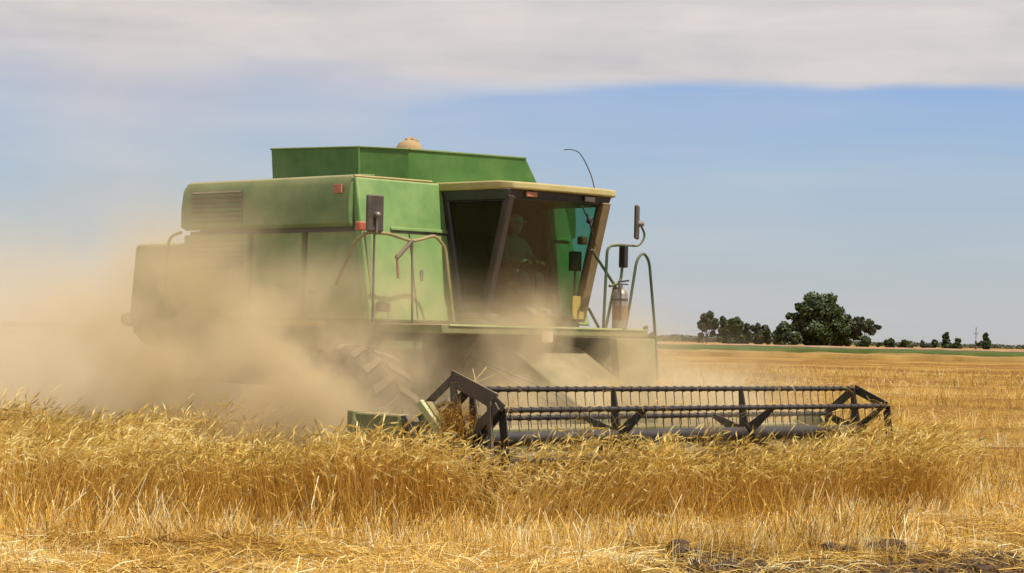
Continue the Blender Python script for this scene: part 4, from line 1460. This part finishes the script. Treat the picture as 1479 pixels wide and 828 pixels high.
# ------------------------------------------------------------------ fire extinguisher on the ladder rail (a thing of its own)
def world_pt(x, y, z):
    return Vector((x * ca - y * sa + CM_O[0], x * sa + y * ca + CM_O[1], z))


fe = bpy.data.objects.new('fire_extinguisher', None)
COL.objects.link(fe)
fe.location = world_pt(1.26, 2.97, 1.885)
tag(fe, 'silver fire extinguisher with a red label standing beside the ladder rails', 'fire extinguisher')
MB().lathe([(0, .07), (.01, .088), (.40, .088), (.445, .07), (.47, .03), (.49, .03)], 24, 'z').build('cylinder', M['chrome'], fe, smooth=True)
MB().lathe([(.11, .0885), (.11, .090), (.27, .090), (.27, .0885)], 24, 'z').build('label_band', M['steel_red'], fe, smooth=True)
MB().box(-.025, .025, -.03, .03, .485, .53).bar((-.03, 0, .545), (.10, 0, .565), .02, .025).bar((-.03, 0, .525), (.09, 0, .52), .015, .02).build('valve', M['black'], fe, .004)
MB().tube(arc_pts([(0, -.03, .51), (0, -.11, .48), (0, -.115, .2), (0, -.10, .10)], .05), .011, 8).build('hose', M['black'], fe, smooth=True)
MB().lathe([(.33, .0885), (.33, .093), (.355, .093), (.355, .0885)], 24, 'z').build('strap', M['black'], fe, smooth=True)


# ------------------------------------------------------------------ the driver
def skin_chain(name, verts, edges, radii, mat, parent=None, sub=2, root=0):
    me = bpy.data.meshes.new(name)
    me.from_pydata(verts, edges, [])
    o = bpy.data.objects.new(name, me)
    COL.objects.link(o)
    me.materials.append(mat)
    if parent: o.parent = parent
    o.modifiers.new('skin', 'SKIN')
    for i, r in enumerate(radii):
        me.skin_vertices[0].data[i].radius = (r, r) if not isinstance(r, tuple) else r
        me.skin_vertices[0].data[i].use_root = (i == root)
    sb = o.modifiers.new('sub', 'SUBSURF'); sb.levels = sub; sb.render_levels = sub
    for p_ in me.polygons: p_.use_smooth = True
    return o


dr = bpy.data.objects.new('person', None)
COL.objects.link(dr)
dr.location = world_pt(.44, 2.02, 2.40)
dr.rotation_euler = (0, 0, CA)
dr.scale = (.86, .95, .95)
tag(dr, 'person in a pale shirt driving behind the dusty cab glass', 'person')
V_ = [(0, 0, .10), (.0, 0, .28), (.01, 0, .46), (.02, 0, .54), (.03, 0, .60),
      (.0, .17, .48), (.12, .23, .27), (.32, .13, .24), (.39, .10, .25), (.0, -.17, .48), (.12, -.23, .27), (.32, -.13, .24), (.39, -.10, .25),
      (.02, .10, .08), (.36, .13, .09), (.42, .13, -.26), (.43, .13, -.33), (.02, -.10, .08), (.36, -.13, .09), (.42, -.13, -.26), (.43, -.13, -.33)]
E_ = [(0, 1), (1, 2), (2, 3), (3, 4), (2, 5), (5, 6), (6, 7), (7, 8), (2, 9), (9, 10), (10, 11), (11, 12), (0, 13), (13, 14), (14, 15), (15, 16), (0, 17), (17, 18), (18, 19), (19, 20)]
Rd = [.14, .14, .13, .06, .055, .07, .05, .034, .026, .07, .05, .034, .026, .09, .065, .045, .035, .09, .065, .045, .035]
body = skin_chain('body', V_, E_, Rd, M['shirt'], dr)
legs = skin_chain('trousers', [(0, 0, .09), (.02, .10, .08), (.36, .13, .09), (.42, .13, -.34), (.02, -.10, .08), (.36, -.13, .09), (.42, -.13, -.34)],
                  [(0, 1), (1, 2), (2, 3), (0, 4), (4, 5), (5, 6)], [.15, .10, .078, .06, .10, .078, .06], M['jeans'], dr)
for sg in (1, -1):
    MB().hexa([(.36, sg * .13 - .05, -.40), (.62, sg * .13 - .05, -.40), (.62, sg * .13 + .05, -.40), (.36, sg * .13 + .05, -.40)],
              [(.37, sg * .13 - .055, -.29), (.56, sg * .13 - .045, -.33), (.56, sg * .13 + .045, -.33), (.37, sg * .13 + .055, -.29)]).build('shoe', M['black'], dr, .015)
head = bpy.data.meshes.new('head')
import bmesh
bm = bmesh.new()
bmesh.ops.create_uvsphere(bm, u_segments=24, v_segments=16, radius=1)
for v in bm.verts:
    c = v.co
    j = max(0, -c.z)
    x, y, z = c.x * .098, c.y * .078, c.z * .118
    x += .012 * j if c.x > 0 else .02 * j * 0
    y *= 1 - .25 * j
    if c.x > .75 and abs(c.y) < .22 and -.35 < c.z < .1: x += .018          # nose
    if c.x > .6 and .15 < abs(c.y) < .5 and .05 < c.z < .3: x -= .008        # eye sockets
    if abs(c.y) > .9 and abs(c.z) < .3: y *= 1.12                             # ears
    v.co = (x + .05, y, z + .70)
bm.to_mesh(head); bm.free()
head.materials.append(M['skin'])
ho = bpy.data.objects.new('head', head)
COL.objects.link(ho); ho.parent = dr
for p_ in head.polygons: p_.use_smooth = True
cap_ = MB().lathe([(.735, .104), (.78, .098), (.81, .07), (.825, .02)], 20, 'z', (.045, 0, 0))
cap_.hexa([(.10, -.07, .735), (.21, -.045, .725), (.21, .045, .725), (.10, .07, .735)], [(.10, -.07, .745), (.21, -.045, .733), (.21, .045, .733), (.10, .07, .745)])
cap_.build('cap', M['pale'], dr, smooth=True)
for sg in (1, -1):
    hv, he, hr = [(0, 0, 0), (.05, 0, 0)], [(0, 1)], [.026, .03]
    for k_, (yy, ln) in enumerate(((-.026, .05), (-.009, .06), (.009, .056), (.026, .045))):
        b0 = len(hv)
        hv += [(.06, yy, 0), (.06 + ln * .55, yy, -.012), (.06 + ln * .8, yy, -.038)]
        he += [(1, b0), (b0, b0 + 1), (b0 + 1, b0 + 2)]
        hr += [.010, .009, .007]
    b0 = len(hv)
    hv += [(.03, .03 * -sg, -.005), (.055, .045 * -sg, -.025)]
    he += [(0, b0), (b0, b0 + 1)]; hr += [.012, .009]
    h_ = skin_chain('hand', [(.36 + x, sg * .105 + y, .25 + z) for x, y, z in hv], he, hr, M['skin'], dr, 1)

# ------------------------------------------------------------------ dust raised by the machine
def dust_box(name, cx, cy, cz, sx, sy, sz, blobs, label, color, aniso=.0, nscale=.55, thresh=.36, step=.4, mult=1.0, lo=.18, hi=1.7):
    """box in the machine's frame; blobs: (x,y,z, rx,ry,rz, density) ellipsoidal puffs summed, broken up by noise"""
    o = MB().box(-sx, sx, -sy, sy, -sz, sz).build(name, bpy.data.materials.new(name))
    w_ = world_pt(cx, cy, cz)
    o.location = w_
    o.rotation_euler = (0, 0, CA)
    m = o.data.materials[0]
    m.use_nodes = True
    nt = m.node_tree
    nt.nodes.clear()
    out = N(nt, 'ShaderNodeOutputMaterial')
    pv = N(nt, 'ShaderNodeVolumePrincipled')
    pv.inputs['Color'].default_value = (*color, 1)
    pv.inputs['Anisotropy'].default_value = aniso
    tc = N(nt, 'ShaderNodeTexCoord')
    base = N(nt, 'ShaderNodeVectorMath', operation='ADD')
    base.inputs[1].default_value = (cx, cy, cz)
    nt.links.new(tc.outputs['Object'], base.inputs[0])
    n1 = N(nt, 'ShaderNodeTexNoise', inp={'Scale': nscale, 'Detail': 4.0, 'Roughness': .6, 'Distortion': .6})
    nt.links.new(base.outputs[0], n1.inputs[0])
    tot = None
    for (x, y, z, rx, ry, rz, d) in blobs:
        mp = N(nt, 'ShaderNodeVectorMath', operation='SUBTRACT')
        nt.links.new(base.outputs[0], mp.inputs[0])
        mp.inputs[1].default_value = (x, y, z)
        dv = N(nt, 'ShaderNodeVectorMath', operation='DIVIDE')
        nt.links.new(mp.outputs[0], dv.inputs[0])
        dv.inputs[1].default_value = (rx, ry, rz)
        ln = N(nt, 'ShaderNodeVectorMath', operation='DOT_PRODUCT')
        nt.links.new(dv.outputs[0], ln.inputs[0])
        nt.links.new(dv.outputs[0], ln.inputs[1])
        g_ = mth(nt, 'MULTIPLY', mth(nt, 'EXPONENT', mth(nt, 'MULTIPLY', ln.outputs['Value'], -1.0)), d)
        tot = g_ if tot is None else mth(nt, 'ADD', tot, g_)
    nm = N(nt, 'ShaderNodeMapRange', interpolation_type='SMOOTHSTEP')
    nm.inputs['From Min'].default_value = thresh
    nm.inputs['From Max'].default_value = .68
    nm.inputs['To Min'].default_value = lo
    nm.inputs['To Max'].default_value = hi
    nt.links.new(n1.outputs[0], nm.inputs[0])
    den = mth(nt, 'MULTIPLY', tot, mth(nt, 'MULTIPLY', nm.outputs[0], mult))
    den = mth(nt, 'MAXIMUM', mth(nt, 'SUBTRACT', den, .006), 0)
    nt.links.new(den, pv.inputs['Density'])
    nt.links.new(pv.outputs[0], out.inputs['Volume'])
    m.cycles.volume_step_rate = step
    tag(o, label, 'dust', kind='stuff')
    return o


DUST = (.945, .79, .51)
dust_box('dust_cloud', -1.2, 1.3, 2.05, 5.2, 4.2, 2.6, [
    # x, y, z, rx, ry, rz, density      (machine frame)
    (-1.6, -1.0, .75, 2.0, .8, .9, 1.7),   # against the right side, low
    (-3.9, -.6, .9, 1.6, 1.0, 1.0, .55),     # round the rear wheels
    (-1.5, -.6, 1.95, 1.8, .6, .7, .8),     # licking up the side
    (.75, .3, 1.45, .8, 1.2, .4, 1.0),       # under the deck, in front of the body
    (-2.5, -.9, 2.6, 1.7, .7, .8, .22),
    (.55, -1.1, .85, .9, .5, .75, 2.2),
    (.5, .3, 2.1, .5, .8, .45, .55),         # drifting up the front panel
         # round the drive tyre
    (-3.4, -1.2, 1.6, 1.4, .6, .6, .35),
    (1.5, 1.6, 1.85, .4, 1.0, .35, 1.8),     # wisp over the deck before the cab
    (1.7, 1.8, 1.0, .8, 1.6, .5, 2.2),
    (2.0, 3.6, .85, .7, 1.3, .5, 1.0),       # over the header, below the deck
], 'dense tan dust billowing against the side of the combine', DUST, step=.22, nscale=.95, lo=.02, hi=2.1)
dust_box('dust_plume', -14.0, 5.0, 5.2, 18.0, 12.0, 5.6, [
    (-9.5, 3.0, 1.0, 4.0, 4.0, 1.25, .22),
    (-14, 5.0, 1.1, 8.0, 7.0, 1.4, .11),
    (-13, 4.5, 4.6, 8.5, 6.5, 4.0, .022),
    (-5.5, 2.5, 4.8, 4.0, 4.2, 2.6, .017),
], 'broad pale dust plume drifting up behind and to the left of the combine', (.97, .86, .64), step=.5, nscale=.3, lo=.3, hi=1.6)

if __name__ == '__main__':
    print('objects', len(bpy.data.objects))
